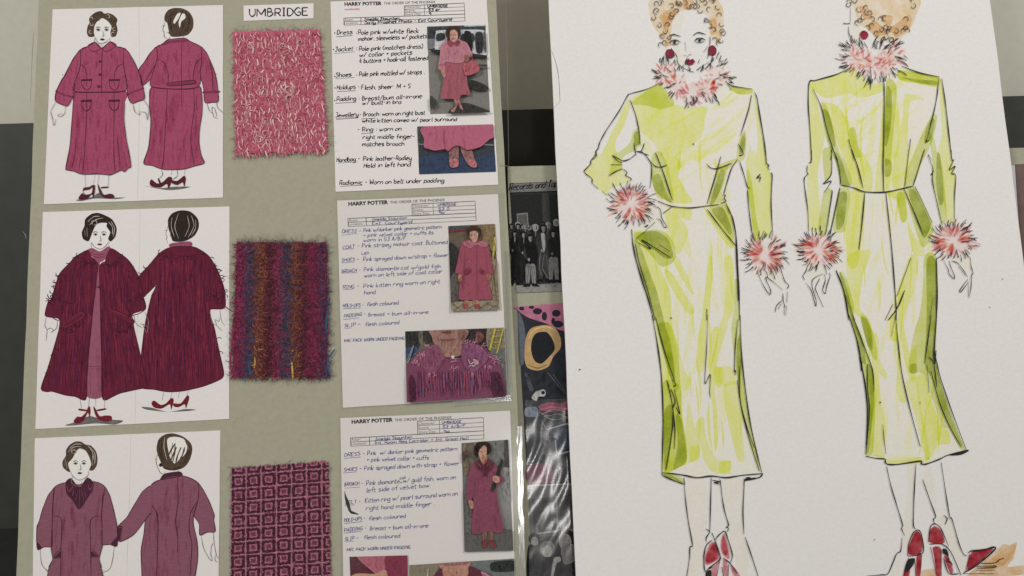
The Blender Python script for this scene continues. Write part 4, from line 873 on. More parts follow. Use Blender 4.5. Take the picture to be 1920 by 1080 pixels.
a.fill('110,797 445,784 450,930 340,920 250,880 160,850 112,815', mot((168,104,126), .2, 150))
for x, y, rx, ry in ((210,820,24,16),(305,830,22,18),(315,885,26,18),(245,845,14,22),(180,800,14,8),(130,806,14,10),(290,870,10,18),(380,840,20,22)): a.ellipse(x, y, rx, ry, C(46,40,56))
a.fill('112,830 140,880 150,960 140,1080 118,1075', C(92,98,110))
import itertools
ringp = [(150,960),(180,905),(250,890),(300,905),(328,960),(325,1010),(290,1050),(265,1100),(210,1120),(160,1105),(145,1060)]
a.fill(ringp, mot((174,144,100), .16, 160)); a.fill('205,930 255,925 285,960 298,1010 270,1050 230,1085 195,1070 178,1020 182,965', C(34,36,40))
a.line('165,960 190,915 250,898 300,915', C(214,176,110), 2.5); a.line('160,1090 210,1108 260,1090', C(138,98,48), 2)
a.build('printed_image', o)
a2 = Art(a.z + .00002, V2)
a2.fill('145,60 160,60 190,135 170,140', C(78,78,84)); a2.lines('262,50 350,160;290,60 352,150', C(110,110,116), 1.4)
a2.fill('190,160 205,145 240,135 252,150 245,170 215,172 205,195 180,180', C(176,174,168)); a2.ellipse(238, 152, 10, 9, C(40,40,44))
a2.fill('215,220 270,200 330,205 370,190 372,240 300,235 240,245', C(160,66,94)); a2.lines('220,240 280,225 370,235;230,262 300,235 372,262;250,250 330,240', C(196,110,130), 1.6)
a2.lines('220,250 260,270 320,260 372,290;240,270 300,290 370,270;230,290 260,340 290,310', C(150,140,126), 1.3)
a2.fill('150,230 205,225 210,270 150,272', C(120,132,150)); a2.fill('290,310 370,310 378,450 300,455', C(56,66,92)); a2.lines('302,390 312,458 385,445;270,335 360,310 372,330', C(186,182,170), 2.2)
a2.fill('160,520 270,515 285,600 165,612', C(120,62,84))
dabs(a2, V2, [(140,60),(380,40),(400,600),(160,615)], 240, TON, (4, 18), 8); a2.build('printed_image', o)
foil = slab('foil_triangle', [V2(214,285), V2(224,285), V2(266,500), V2(158,508)], Z3 + .0008, Z3 + .0012, film(.9, .0016, (55, 40, 1), .0))
bpy.data.objects.remove(foil)
o2 = slab('photo_print', [V2(162,628), V2(480,612), V2(520,1300), V2(190,1300)], Z3 + .0001, Z3 + .0006, mot((84,84,84), .25, 60))
tag(o2, 'black and white photograph of people by a window, its film catching light', 'photograph')
a = Art(Z3 + .00065, V2)
a.fill('180,690 300,680 305,850 195,860', C(62,62,62), False); a.fill('312,676 470,660 470,840 318,848', C(70,70,70), False); a.lines('180,870 320,850 470,845', C(150,148,144), 3.5, smooth=False); a.lines('306,675 312,850', C(140,138,134), 3, smooth=False)
a.fill('185,880 470,870 500,1200 190,1200', C(50,50,50), False)
for x, y, r, hc in ((195,900,26,30),(260,950,34,110),(350,900,44,26)):
    a.ellipse(x, y - 8, r * 1.15, r * 1.2, C(hc,hc,hc)); a.ellipse(x, y + 6, r * .72, r * .95, C(150,148,144)); a.lines('%d,%d %d,%d;%d,%d %d,%d;%d,%d %d,%d' % (x-14, y, x-6, y, x+6, y, x+14, y, x-6, y+18, x+6, y+18), C(40,40,40), 1.2)
    a.fill([(x-r*1.3, y+r*1.6), (x, y+r), (x+r*1.3, y+r*1.6), (x+r*1.4, 1200), (x-r*1.5, 1200)], C(34,34,36))
a.fill('290,1000 300,985 325,985 328,1005 305,1020 290,1080 278,1080', C(150,148,144)); a.fill('330,940 390,920 400,1000 345,1020', C(120,118,116))
dabs(a, V2, [(180,660),(440,650),(470,1090),(190,1100)], 240, TON, (4, 20), 6); a.build('printed_image', o2)
# crinkled clear film over the two lower photographs and the sleeves round the note sheets
def crinkle(name, quad, z0, amp, nx, ny, m, folds=3):
    q = sp(quad) if isinstance(quad, str) else quad
    V = []; Fc = []; ph = [random.uniform(0, 6.28) for i in range(12)]
    for j in range(ny + 1):
        for i in range(nx + 1):
            u, v = i / nx, j / ny; x, y = qmap(q, u, v)
            h = .7 * sum(math.sin(ph[k] + (3 + 2.3 * k) * u * folds + (4 + 3.1 * ((k * 5) % 7)) * v * folds) / (1 + k * .6) for k in range(7))
            V.append(P(x, y, z0 + amp * (abs(h) * .5 + random.uniform(0, .05))))
    for j in range(ny):
        for i in range(nx):
            k = j * (nx + 1) + i; Fc.append((k, k + nx + 1, k + nx + 2, k + 1))
    c = sum(V, Vector()) / len(V); me = bpy.data.meshes.new(name); me.from_pydata([tuple(v - c) for v in V], [], Fc); me.materials.append(m)
    for p in me.polygons: p.use_smooth = True
    ob = bpy.data.objects.new(name, me); scene.collection.objects.link(ob); ob.matrix_world = M @ Matrix.Translation(c); ob['_o'] = list(c)
    return ob
FILM = film(.05, .0004, (60, 30, 1), .085); SLV = film(.08, .0003, (60, 30, 1), .045); SEAM = film(.15, .0005, (200, 60, 1), .35)
c = crinkle('film_cover', [V2(148,190), V2(420,180), V2(470,1090), V2(170,1100)], Z3 + .0012, .0011, 26, 60, FILM, 1.6)
tag(c, 'crinkled shiny clear film over the two lower photographs', 'plastic film')
for nm, qd, seam, lab in (('plastic_sleeve', '628,372 945,360 957,747 638,768', [('946,470 953,470 960,748 952,749'), ('850,752 957,741 959,752 850,762')], 'clear plastic sleeve over the middle note sheet with a shiny lower corner'),
                      ('plastic_sleeve', '634,780 966,766 985,1160 640,1165', [('968,800 979,798 986,1160 976,1160')], 'clear plastic sleeve over the lowest note sheet with a bright reflecting seam')):
    s_ = crinkle(nm, qd, .0012, .0003, 24, 30, SLV, 1); tag(s_, lab, 'plastic sleeve', 'clear sleeves over the note sheets')
    for k, sq in enumerate(seam):
        e = crinkle('welded_seam', sq, .0014, .00022, 6, 60, SEAM, 2.2); mw = e.matrix_world.copy(); e.parent = s_; e.matrix_parent_inverse = s_.matrix_world.inverted(); e.matrix_world = mw

# ------------------------------------------------------------------ the marker sketch on the white board
ZT = ZR + .00002
LIME = tint((.955, .975, .635), .34, 40, (1.5, .6, 1), True); LIMEP = tint((.99, .995, .84), .5, 40)
MIDG = tint((.87, .905, .56), .3, 45); BASEW = tint((.998, .999, .95), .5, 30, (3, .5, 1), True); DKG = tint((.74, .775, .55), .35, 55); 
PW1 = tint((.93, .71, .73), .4, 110); PW2 = tint((.88, .63, .66), .35, 130); PWB = tint((.985, .93, .92), .5, 60); PW3 = tint((.95, .74, .66), .4, 90)
TAN = tint((.965, .88, .74), .5, 70); TAN2 = tint((.93, .79, .62), .45, 90); BEI = tint((.99, .98, .945), .4, 40)
RUBY = mot((134,44,62), .25, 150); REDS = tint((.80, .42, .46), .3, 90); INKB = mot((36,37,36), .25, 200, .5)
G1 = View(1080, 0, .27778); G2 = View(1080, 280, .2962); G3 = View(1160, 590, .30564); G4 = View(1250, 850, .21296); G5 = View(1480, 0, .27778); G6 = View(1470, 280, .29625); G7 = View(1540, 590, .27778); G8 = View(1600, 850, .21291)
def sub(name, par, z, fn):
    a = Art(z); a.step = 3e-6; fn(a); return a.z, a, name
def fluff(a, V, cx, cy, rx, ry, n=70, seed=1, hole=.35, rot=0.0):
    """tufted trim: radiating petals of wash with pen flicks"""
    R = random.Random(seed)
    a.fill([(cx + rx * R.uniform(.55, .85) * math.cos(t), cy + ry * R.uniform(.55, .85) * math.sin(t)) for t in [k * .524 for k in range(12)]], PWB, True, V)
    for k in range(n):
        t = R.uniform(0, 6.283); r0 = R.uniform(.12, .62); ln = R.uniform(.18, .62)
        x0, y0 = cx + rx * r0 * math.cos(t), cy + ry * r0 * math.sin(t); t2 = t + R.uniform(-.25, .25)
        x1, y1 = cx + rx * (r0 + ln) * math.cos(t2), cy + ry * (r0 + ln) * math.sin(t2)
        dx, dy = x1 - x0, y1 - y0; l = math.hypot(dx, dy) or 1; wd = R.uniform(6, 15); nx, ny = -dy / l * wd, dx / l * wd
        if math.sin(t * 2 + seed) > .35 and R.random() < .6: continue
        a.fill([(x0, y0), (x0 + dx*.5 + nx*.6, y0 + dy*.5 + ny*.6), (x1, y1), (x0 + dx*.5 - nx*.6, y0 + dy*.5 - ny*.6)], R.choice([PW1, PW1, PW3, PW3, PW2]), True, V, 3)
def flicks(a, V, cx, cy, rx, ry, n=60, seed=2, ln=40, wd=1.3):
    R = random.Random(seed)
    for k in range(n):
        t = 6.283 * k / n + R.uniform(-.09, .09); r = R.uniform(.72, .92) if R.random() < .8 else R.uniform(.35, .7)
        x0, y0 = cx + rx * r * math.cos(t), cy + ry * r * math.sin(t); t2 = t + R.uniform(-.45, .45); l = ln * R.uniform(.5, 1.2)
        a.line([(x0, y0), (x0 + l*.5*math.cos(t2), y0 + l*.5*math.sin(t2)), (x0 + l*math.cos(t2 + .12), y0 + l*math.sin(t2 + .12))], INKB, wd * R.uniform(.6, 1.2), True, V)
def wavyhair(a, V, pts, r, seed):
    R = random.Random(seed)
    for x, y in list(pts) + [(x + R.uniform(-26, 26), y + R.uniform(-22, 22)) for x, y in pts[::3]]:
        s0 = R.uniform(0, 6.28); q = [(x + r * (1 - k * .09) * math.cos(s0 + k * .75), y + r * (1 - k * .09) * math.sin(s0 + k * .75)) for k in range(R.randint(6, 9))]
        a.line(q, INKB, 1.2, True, V)
def FF(a, V, m, *polys):
    for p in polys:
        if isinstance(p, list):           # one wash traced across neighbouring views
            q = [v(x, y) for v, t in p for x, y in sp(t)]; a.fill(q, m, True, PXV)
        else: a.fill(p, m, True, V)
# front view ---------------------------------------------------------
def px(parts): return [v(x, y) for v, t in parts for x, y in sp(t)]
BODY_F = px([(G1,'375,670 560,565 640,700 780,740 900,690 1010,560 1190,600 1150,760 1110,915'),(G2,'985,100 950,230 935,300 990,430 1012,540 1022,700 1032,900'),(G3,'757,250 780,480 850,860 880,975 660,995 480,995 268,970 270,800 262,380 240,200'),(G2,'430,870 360,600 355,505 510,460 520,330 470,240 478,160 450,50'),(G1,'430,970 400,770')])
BODY_B = px([(G5,'140,558 320,500 430,460 560,560 760,450 1010,520 980,740 930,940'),(G6,'850,130 820,228 940,465 960,690 966,1000'),(G7,'765,250 800,410 870,620 975,912 850,950 700,1005 450,1005 430,975 300,945 312,700 300,500 240,170'),(G6,'380,900 330,765 300,520 355,240 345,110'),(G5,'300,1010 255,880 160,600')])
def brush(a, body, seed):
    streaks(a, PXV, body, 1.60, 30, [LIMEP], (50, 190), (3, 13), seed, .10)
    up = [(x, y) for x, y in body if y < 400]
    streaks(a, PXV, up, -.65, 26, [LIMEP], (30, 90), (3, 9), seed + 1, .15)
    streaks(a, PXV, body, 1.57, 22, [LIME], (40, 120), (2, 6), seed + 2, .10)
def dress_front(a):
    a.fill(BODY_F, BASEW, True, PXV); brush(a, BODY_F, 11)
    FF(a, G1, LIME, [(G1,'370,665 440,625 560,570 640,690 760,720 885,720 870,800 855,900 790,985'),(G2,'640,40 680,100 640,150 700,270 738,322 718,342 620,325 590,200 560,90 520,20'),(G1,'520,960 440,890 410,800 390,720')],
       [(G1,'355,665 315,740 270,840 235,900 200,980 160,1050'),(G2,'125,5 100,70 58,140 100,190 130,245 200,285 220,250 300,222 342,202 330,170 297,130 290,75 265,35'),(G1,'265,960 330,835 365,720')], '1050,585 1190,600 1200,630 1120,640 1040,608')
    FF(a, G1, MIDG, '375,690 440,640 560,570 620,620 665,690 640,722 560,735 480,712 405,708', '1045,590 1110,600 1190,605 1180,630 1090,632')
    FF(a, G1, LIMEP, '930,905 1060,790 1160,700 1165,715 1060,820 940,930', '830,985 980,850 1120,770 1110,800 980,890 850,1010', '800,1060 960,920 1100,830 1100,860 960,970 830,1085', '720,1085 830,960 900,880 905,900 850,990 760,1085')
    FF(a, G1, LIME, [(G1,'1200,640 1225,720 1268,960'),(G2,'1205,20 1222,130 1240,200 1236,530 1170,560 1130,575 1105,400 1085,250 1078,75 1100,-10'),(G1,'1165,960 1215,1040 1225,920')])
    FF(a, G1, LIMEP, '1150,900 1165,760 1195,640 1215,760 1180,880 1160,1000', '410,900 500,960 520,1060 440,1000')
    FF(a, G1, MIDG, [(G1,'385,890 425,865 436,960 405,1010 330,1050'),(G2,'292,78 292,130 255,132 208,162 228,90 250,45'),(G1,'250,1040 300,1020 365,960')], '1112,920 1146,880 1142,1060 1085,1085 1090,990')
    FF(a, G1, DKG, '392,905 425,885 432,960 400,985', '1118,930 1142,900 1138,1010 1100,1040')
    FF(a, G2, LIMEP, '640,20 830,10 800,60 700,90 660,150')
    FF(a, G2, LIME, '560,400 620,370 728,368 722,450 660,430 705,505 700,575 650,665 615,600 580,480', [(G2,'940,690 990,690 1000,900 990,1040'),(G3,'682,20 652,130 602,300 620,320 690,320 722,420 652,440 636,428 592,440 608,700 605,810 588,825 575,560 555,480 556,360 620,60'),(G2,'935,1040 955,850')],
       [(G2,'842,685 864,690 862,800 845,1040'),(G3,'540,60 532,200 520,342 475,340 486,150'),(G2,'800,1040 820,850')], '610,700 650,690 742,890 735,922 690,850', '560,760 620,800 742,1000 742,1042 700,1030 610,890',
       [(G2,'365,525 430,520 470,620 520,720 570,840 600,920'),(G3,'330,80 362,180 377,280 384,420 390,600 422,800 420,910 380,932 275,975 272,800 270,600 262,400 240,200'),(G2,'490,1040 450,900 400,740 375,640')], '800,350 830,378 1000,580 1008,622 960,610 860,470')
    FF(a, G2, MIDG, '478,60 500,15 545,20 582,110 605,220 622,320 610,345 560,318 512,298 488,220 478,140', '905,118 962,108 942,200 922,270 932,330 840,350 872,240', '888,105 1022,55 1000,100 922,137', '842,372 950,345 988,420 1002,562 962,560 900,470', '370,528 432,520 500,505 572,530 622,600 632,682 600,725 542,742 500,700 450,640 400,600 370,575', '1082,120 1112,200 1140,420 1165,560 1132,575 1105,380 1085,250')
    FF(a, G2, DKG, '480,180 530,160 580,290 608,335 560,315 500,260', '380,560 440,520 520,520 590,580 615,680 560,690 500,640', [(G2,'368,575 402,600 440,700 474,800 512,900'),(G3,'290,80 320,180 346,380 322,400 280,260'),(G2,'490,1040 440,900 392,720')], '905,150 945,140 920,240 880,330 850,340', '860,385 930,370 985,500 975,540 930,480')
    FF(a, G3, LIME, '325,50 362,180 402,330 438,400 430,450 390,455 380,300 350,170', '565,110 612,75 602,200 560,345 548,300', '642,440 722,412 742,540 757,700 772,880 735,897 700,780 660,600', '420,540 450,600 465,700 486,640 522,630 532,720 562,820 622,900 686,895 686,970 620,975 560,950 520,880 500,780 496,870 440,905 428,880')
    FF(a, G3, MIDG, '240,60 310,50 342,140 368,280 376,420 345,470 300,300 260,180', [(G2,'1005,830 1026,845 1032,1040'),(G3,'757,250 772,400 802,600 832,760 872,950 850,930 800,780 760,620 735,440 720,350 708,250 692,90'),(G2,'1000,1000')], '270,420 380,440 386,600 420,820 412,912 350,945 280,965 274,800', '262,975 330,980 385,1000 395,1035 330,1010')
    FF(a, G3, DKG, '350,620 386,650 418,880 372,935 335,945 362,800', '280,600 330,560 325,760 300,940 282,930', '725,180 748,120 755,300 740,420 725,332', '262,978 322,985 390,1025 395,1035 330,1010')
    FF(a, G3, LIME, '585,330 640,330 640,430 600,440', '440,820 490,800 495,880 445,903', '620,900 682,898 680,965 620,970')
def face_front(a): FF(a, G1, BEI, '650,110 720,90 705,240 700,330 720,420 700,430 655,320 640,200')
def hand_one(a): FF(a, G2, BEI, '400,400 500,360 535,380 545,450 500,470 400,480')
def hand_two(a): FF(a, G2, BEI, '1160,780 1300,780 1330,860 1250,850')
def leg_one(a): FF(a, G4, BEI, '165,220 330,220 370,500 340,700 300,1080 185,1080 215,820 190,600')
def leg_two(a): FF(a, G4, BEI, '480,240 680,240 680,700 740,880 700,1080 620,1000 560,760 530,600')
def hair_front(a):
    FF(a, G1, TAN, '520,-20 900,-20 985,40 1000,150 985,250 960,300 905,240 905,140 860,90 760,65 680,90 650,150 640,230 610,330 570,250 525,180 500,110')
    FF(a, G1, TAN2, '560,110 640,60 700,60 650,140 610,230 570,250 590,180', '900,140 945,130 950,220 910,230', '720,0 790,-10 770,50 730,60', '600,300 640,250 640,310')
def fur_front(a):
    for k, (cx, cy) in enumerate(((600,500),(690,580),(780,630),(880,600),(950,520))): fluff(a, G1, cx, cy, 105, 105, 30, 20 + k, .5)
def jewel(a):
    FF(a, G1, RUBY, '604,362 615,337 640,334 660,350 660,378 638,390 612,384', '892,340 902,314 925,308 944,326 943,360 922,372 900,366')
def lips(a): FF(a, G1, RUBY, '735,412 760,398 772,404 785,396 803,412 790,432 765,436')
def shoes_front(a):
    FF(a, G4, REDS, '410,780 440,800 465,900 460,930 370,980 340,965 340,900 375,810', '495,712 520,730 550,850 552,930 520,915 485,870 475,800', '470,940 450,1000 440,1100 388,1100 400,1010', '495,940 530,950 542,1100 508,1100', '560,985 610,1020 655,1100 600,1100')
    FF(a, G4, REDS, '410,800 440,820 455,900 400,960 350,950 360,880', '495,730 515,750 540,860 520,900 488,850')
def ink_front(a):
    L = lambda V, t, wd=1.7: a.lines(t, INKB, wd * .98, view=V)
    L(G1, '578,553 480,600 365,632 345,650 290,750 210,870 170,940 155,975 150,1000 132,1022 138,1050 125,1065 103,1080;1010,550 1060,580 1190,600;1205,622 1222,660 1240,770 1270,950 1285,1082;365,675 400,770 425,880 433,978;1185,640 1165,740 1110,915;390,960 398,1010 405,1050;405,1020 440,1020 462,965;425,1020 455,1035 490,1048;535,1030 555,1080;980,1055 970,1082;1095,970 1130,1035 1100,1050;1012,545 1050,608')
    L(G1, '1222,660 1240,770 1270,950 1285,1082', 2.2)
    L(G1, '642,322 680,380 690,430 750,470 800,487;905,245 903,310 888,395;815,470 900,415;735,280 742,345;725,372 745,375;758,370 780,365;755,375 755,398;735,412 770,415 803,412', 1.2)
    for x, y in ((665, 285), (835, 272)):
        a.line([(x-36,y+4),(x-14,y-14),(x+16,y-14),(x+40,y-2)], INKB, 1.9, True, G1); a.line([(x-30,y+8),(x,y+16),(x+34,y+4)], INKB, 1.0, True, G1); a.ellipse(x, y, 10, 12, INKB, G1); a.line([(x-44,y-34),(x-10,y-54),(x+42,y-40)], INKB, 1.7, True, G1)
    a.lines('604,362 615,337 640,334 660,350 660,378 638,390 612,384 604,362;892,340 902,314 925,308 944,326 943,360 922,372 900,366 892,340;862,350 890,312;640,325 680,372', INKB, 1.3, view=G1)
    R = random.Random(5)
    wavyhair(a, G1, [(560,20),(600,-5),(520,120),(545,70),(560,170),(620,165),(640,110),(600,210),(580,240),(600,285),(625,250),(680,75),(700,30),(645,40),(735,20),(760,45),(800,10),(835,70),(800,45),(870,20),(900,60),(920,10),(955,45),(970,100),(880,130),(900,175),(980,160),(990,210),(930,200),(940,270),(965,290),(690,10),(850,-5)], 21, 3)
    L(G2, '130,0 125,30 95,70 90,95 52,135 62,155 100,185 103,215 140,248;165,265 195,290;375,32 340,60 298,72 262,55 232,38 262,72 292,85;220,95 292,97;205,168 250,140 295,122;300,125 322,145 315,165 347,182 345,200;410,5 450,50 475,90 478,160 468,245;470,75 500,105 535,112 577,97;828,90 850,115 885,122 940,105 985,87;515,325 570,348 620,362 720,370 830,357 908,348;1022,66 985,120 950,230 935,285;928,290 945,290 938,312 950,325 918,342;1035,72 1060,150 1085,235 1105,245;1085,255 1095,380 1118,555;1200,0 1205,85 1222,98 1215,112 1224,130;1230,148 1242,165 1235,330 1245,535;1145,185 1167,155 1145,180 1168,175 1160,207')
    L(G2, '503,22 550,140 610,322;917,45 880,180 830,345;380,570 500,460;830,378 920,500 1010,608;550,405 605,365;395,592 475,630 413,573 480,610 598,685;525,600 592,645;380,10 410,20', 2.0)
    L(G2, '352,505 360,600 385,720 430,870 460,960 492,1082;945,330 970,390 990,430 1012,540 1022,700 1032,900 1035,1082', 2.3); L(G2, '1012,560 1022,800 1028,960', 2.4)
    L(G2, '375,600 400,720 450,880 500,1082', 1.6); L(G2, '828,1010 828,1082', 2.2)
    L(G2, '485,358 530,375 545,440 575,488 555,490 535,450 510,437;430,490 458,478 440,495;1150,780 1180,850 1225,920 1232,890 1205,830 1205,808 1250,840 1308,890;1300,765 1320,830 1347,860 1335,885;1310,910 1312,960 1325,1000;1338,900 1335,970;1320,980 1318,1048;1335,985 1328,1055;1305,955 1270,990 1262,1030;1300,975 1280,1010', 1.3)
    L(G3, '205,0 240,200 262,380 272,600 270,800 265,985', 2.3); L(G3, '225,10 280,220 345,410;295,400 325,530 345,700 340,825;320,455 345,530 330,580;340,460 375,608 350,565;330,600 330,700 290,950;295,400 310,440;330,400 350,430 335,440', 1.8)
    L(G3, '265,970 330,975 400,985 480,1000 570,990 660,1000 760,985 885,975;265,985 330,1015 398,1040;772,1018 860,1000 884,978', 2.4); L(G3, '745,0 755,250 780,480 810,680 850,860 882,985', 2.0); L(G3, '730,30 715,200 710,345 718,340 714,372;742,310 745,520 790,700 830,815;728,400 750,560 800,760 862,960', 1.6)
    L(G3, '545,0 540,200 528,400 535,420 562,365 558,470 562,510', 1.3); L(G3, '400,1000 405,1045;567,1000 566,1045;575,1015 620,1025 585,1030 618,1040;620,1010 626,1050;770,1000 768,1050;780,1000 810,1000 775,1012 840,1000', 2.0)
    L(G4, '150,215 165,400 190,600 225,790 222,820 205,825 200,930 175,1090;392,215 385,500 380,685;345,668 380,690 350,740 348,780;472,235 490,400 515,530 545,630 525,650 545,660 535,690;685,230 672,500 680,715;690,735 740,880 808,1090', 1.7)
    L(G4, '400,765 350,810 328,900 330,1000 340,1050;398,700 430,780 470,900 468,935 400,990 340,1040;430,765 450,730 510,685 540,760 578,890 565,960;495,920 560,970 620,1060;485,1000 502,1090;545,980 540,1090;470,940 440,1090', 1.9)
    a.fill('350,1040 390,1030 388,1095 345,1095', INKB, True, G4); a.fill('372,1005 410,985 385,1020', INKB, True, G4)
    for cx, cy, rx, ry, s in ((345,345,130,120,1),(1195,665,130,115,2)): flicks(a, G2, cx, cy, rx, ry, 60, s, 56, 1.35)
    for k, (cx, cy, t) in enumerate(((600,500,3.3),(640,590,2.4),(770,660,1.6),(900,640,.9),(980,530,.1),(620,420,-1.9),(720,470,-1.7),(870,460,-1.2),(950,430,-1.0))):
        for j in range(11):
            t2 = t + R.uniform(-.5, .5); x, y = cx + R.uniform(-55, 55), cy + R.uniform(-35, 35); l = R.uniform(25, 55)
            a.line([(x, y), (x + l*.5*math.cos(t2), y + l*.5*math.sin(t2)), (x + l*math.cos(t2+.1), y + l*math.sin(t2+.1))], INKB, R.uniform(.9, 1.7), True, G1)
    for x, y in ((1087,693), (1258,596), (1300,270)): a.ellipse(x, y, 1.4, 1.4, INKB)
# back view ----------------------------------------------------------
def dress_back(a):
    a.fill(BODY_B, BASEW, True, PXV); brush(a, BODY_B, 31)
    FF(a, G5, LIME, '140,560 320,500 430,460 560,560 632,560 622,620 480,660 400,630 260,662 180,620', [(G5,'132,570 172,620 205,760 240,900'),(G6,'235,40 215,150 222,300 230,490 160,505 145,250 150,110 165,60'),(G5,'130,800')], [(G5,'230,700 330,720 420,860 452,960 502,1040'),(G6,'520,60 560,130 556,262 505,258 430,222 400,110'),(G5,'300,900')],
       [(G5,'722,590 742,780 735,1040'),(G6,'690,60 682,160 645,265 580,262 592,80'),(G5,'600,1060 640,720 700,700')], [(G5,'780,640 850,640 912,670 820,692 800,900'),(G6,'792,30 772,160 742,240 690,242 690,100'),(G5,'762,800')], '750,470 1010,520 1000,585 860,565 740,535', [(G5,'1012,560 1050,640 1090,1040'),(G6,'1062,40 1082,150 1082,440 1030,445 1000,200'),(G5,'1000,1040 1030,900 1018,700')])
    FF(a, G5, MIDG, '750,475 1008,520 1000,582 860,560 742,532', [(G5,'215,690 262,740 302,900 340,1030'),(G6,'380,60 402,110 432,222 362,230 340,100'),(G5,'290,1050 240,900')], '652,560 720,565 720,700 702,900 682,1085 642,1085', [(G5,'960,780 1000,790 972,930 930,1030'),(G6,'865,100 852,150 816,230 762,230 775,130'),(G5,'832,1060 870,960')], [(G5,'942,900 980,940 1000,1040'),(G6,'1000,100 1012,180 1032,440 990,462 965,300 937,160 940,60')], '395,900 440,860 470,1000 485,1060 440,1050')
    FF(a, G5, DKG, '225,740 265,760 300,880 310,990 270,950 240,850', '920,880 960,800 985,820 960,930 915,970', '655,600 690,620 690,800 665,960 645,960', '760,520 860,535 990,545 985,572 860,555')
    FF(a, G6, LIME, '420,268 512,270 506,500 492,580 472,720 430,760 400,700 392,520', [(G6,'400,680 480,640 552,640 532,720 500,800 480,1000'),(G7,'330,40 346,110 386,150 392,290 442,400 430,440 390,400 402,560 437,750 432,840 410,905 430,955 350,940 320,700 345,340 290,60'),(G6,'415,1000 400,850')], '645,275 762,260 782,430 742,460 712,330', '780,450 832,560 882,600 890,672 850,672 810,640', [(G6,'790,690 852,680 832,860 780,1020'),(G7,'560,60 562,100 592,240 604,280 640,200 640,420 600,440 560,300 530,100'),(G6,'722,930')])
    FF(a, G6, MIDG, '245,10 300,0 302,150 262,205', '250,280 302,260 275,522 215,532', '355,250 420,262 392,480 380,522 312,512 332,330', '772,250 832,240 892,350 942,480 940,540 882,622 840,532 802,400', [(G6,'892,670 970,690 968,1030'),(G7,'780,60 776,300 802,420 852,600 912,760 972,912 930,892 862,770 822,760 762,600 702,420 652,390 600,395 590,330 620,150'),(G6,'862,1030 880,860')], [(G6,'350,780 392,810 442,980'),(G7,'222,20 292,180 346,370 362,560 362,720 347,930 300,942 312,700 296,480 262,280 215,100'),(G6,'380,940')], '712,290 760,280 780,430 745,458')
    FF(a, G6, DKG, '318,20 362,60 400,180 420,225 365,222', '345,290 400,280 380,470 330,500', '790,270 830,260 900,400 930,480 890,560 850,480', [(G6,'905,700 962,710 962,1030'),(G7,'776,60 770,300 800,430 850,610 905,760 955,895 860,760 800,600 740,420 700,330'),(G6,'905,1030')], '640,60 680,80 675,160 640,170', '970,30 990,40 1005,180 1010,330 985,350 965,220', [(G6,'352,790 380,820 420,960'),(G7,'225,40 285,190 300,330 270,300 215,80')])
    FF(a, G6, LIMEP, '602,810 642,810 560,1000 520,1062', '560,700 622,620 600,700 520,840')
    FF(a, G7, LIME, '470,10 502,0 522,170 462,160', '520,200 542,400 572,580 532,586 515,520', '330,942 430,960 470,985 660,962 700,960 672,720 640,430 702,420 752,600 822,760 862,780 872,870 792,880 742,962 700,962 735,965 680,1000 440,1002 430,975', '570,480 600,430 645,430 690,700 735,960 700,962 640,700')
    FF(a, G7, MIDG, '262,20 302,10 346,110 378,250 370,310 330,250')
    FF(a, G7, DKG, '310,350 345,380 358,560 345,700 325,900 305,930 315,700', '600,340 640,330 645,390 605,395', '270,25 305,30 340,120 345,240 310,200')
    FF(a, G7, LIMEP, '700,560 760,620 800,760 790,860 740,720', '470,960 640,950 660,985 470,1000')
def face_back(a): FF(a, G5, BEI, '415,50 410,150 400,180 405,220 428,300 480,280 480,120 450,60')
def hand_three(a): FF(a, G6, BEI, '150,720 270,760 240,800 180,830 140,800')
def hand_four(a): FF(a, G6, BEI, '1060,700 1180,690 1190,800 1150,770')
def leg_three(a): FF(a, G8, BEI, '470,110 545,100 532,640 500,760 460,840 420,900 400,1080 330,1080 390,890 440,650 480,300')
def leg_four(a): FF(a, G8, BEI, '610,120 682,130 722,330 742,560 860,560 930,790 990,890 1000,1040 930,1000 840,800 690,480')
def hair_back(a):
    FF(a, G5, TAN, '395,-30 865,-30 850,120 800,220 710,280 610,275 540,210 470,160 440,60')
    FF(a, G5, TAN2, '470,40 540,60 560,130 500,120', '520,180 580,140 640,190 720,160 800,100 830,130 790,220 720,250 690,220 620,240 560,220', '620,100 700,110 680,170 630,150')
def fur_back(a):
    for k, (cx, cy) in enumerate(((430,390),(500,420),(570,440),(650,420),(710,370))): fluff(a, G5, cx, cy, 105, 120, 24, 40 + k, .6)
def shoes_back(a):
    for i in range(2):
        FF(a, G8, REDS, '560,685 600,720 610,830 590,880 500,895 480,850 520,740', '670,780 680,680 720,640 780,690 800,792', '560,900 602,892 590,1090 555,1090', '700,830 776,842 772,1090 735,1090 715,920', '800,905 850,930 882,1040 850,1050', '1045,870 1225,835 1200,880 1012,1040', '470,960 500,990 490,1090 440,1090')
def ground_back(a):
    FF(a, G8, TAN2, '1000,1090 1150,950 1230,880 1300,820 1320,800 1380,805 1440,780 1430,860 1410,930 1360,1000 1510,990 1510,1065 1200,1090', '608,1035 712,1020 717,1090 603,1090')
    FF(a, G8, TAN, '1100,1060 1250,900 1420,800 1400,900 1300,1000')
def earring_back(a): FF(a, G5, RUBY, '476,235 486,212 505,205 528,218 534,238 520,260 496,262')
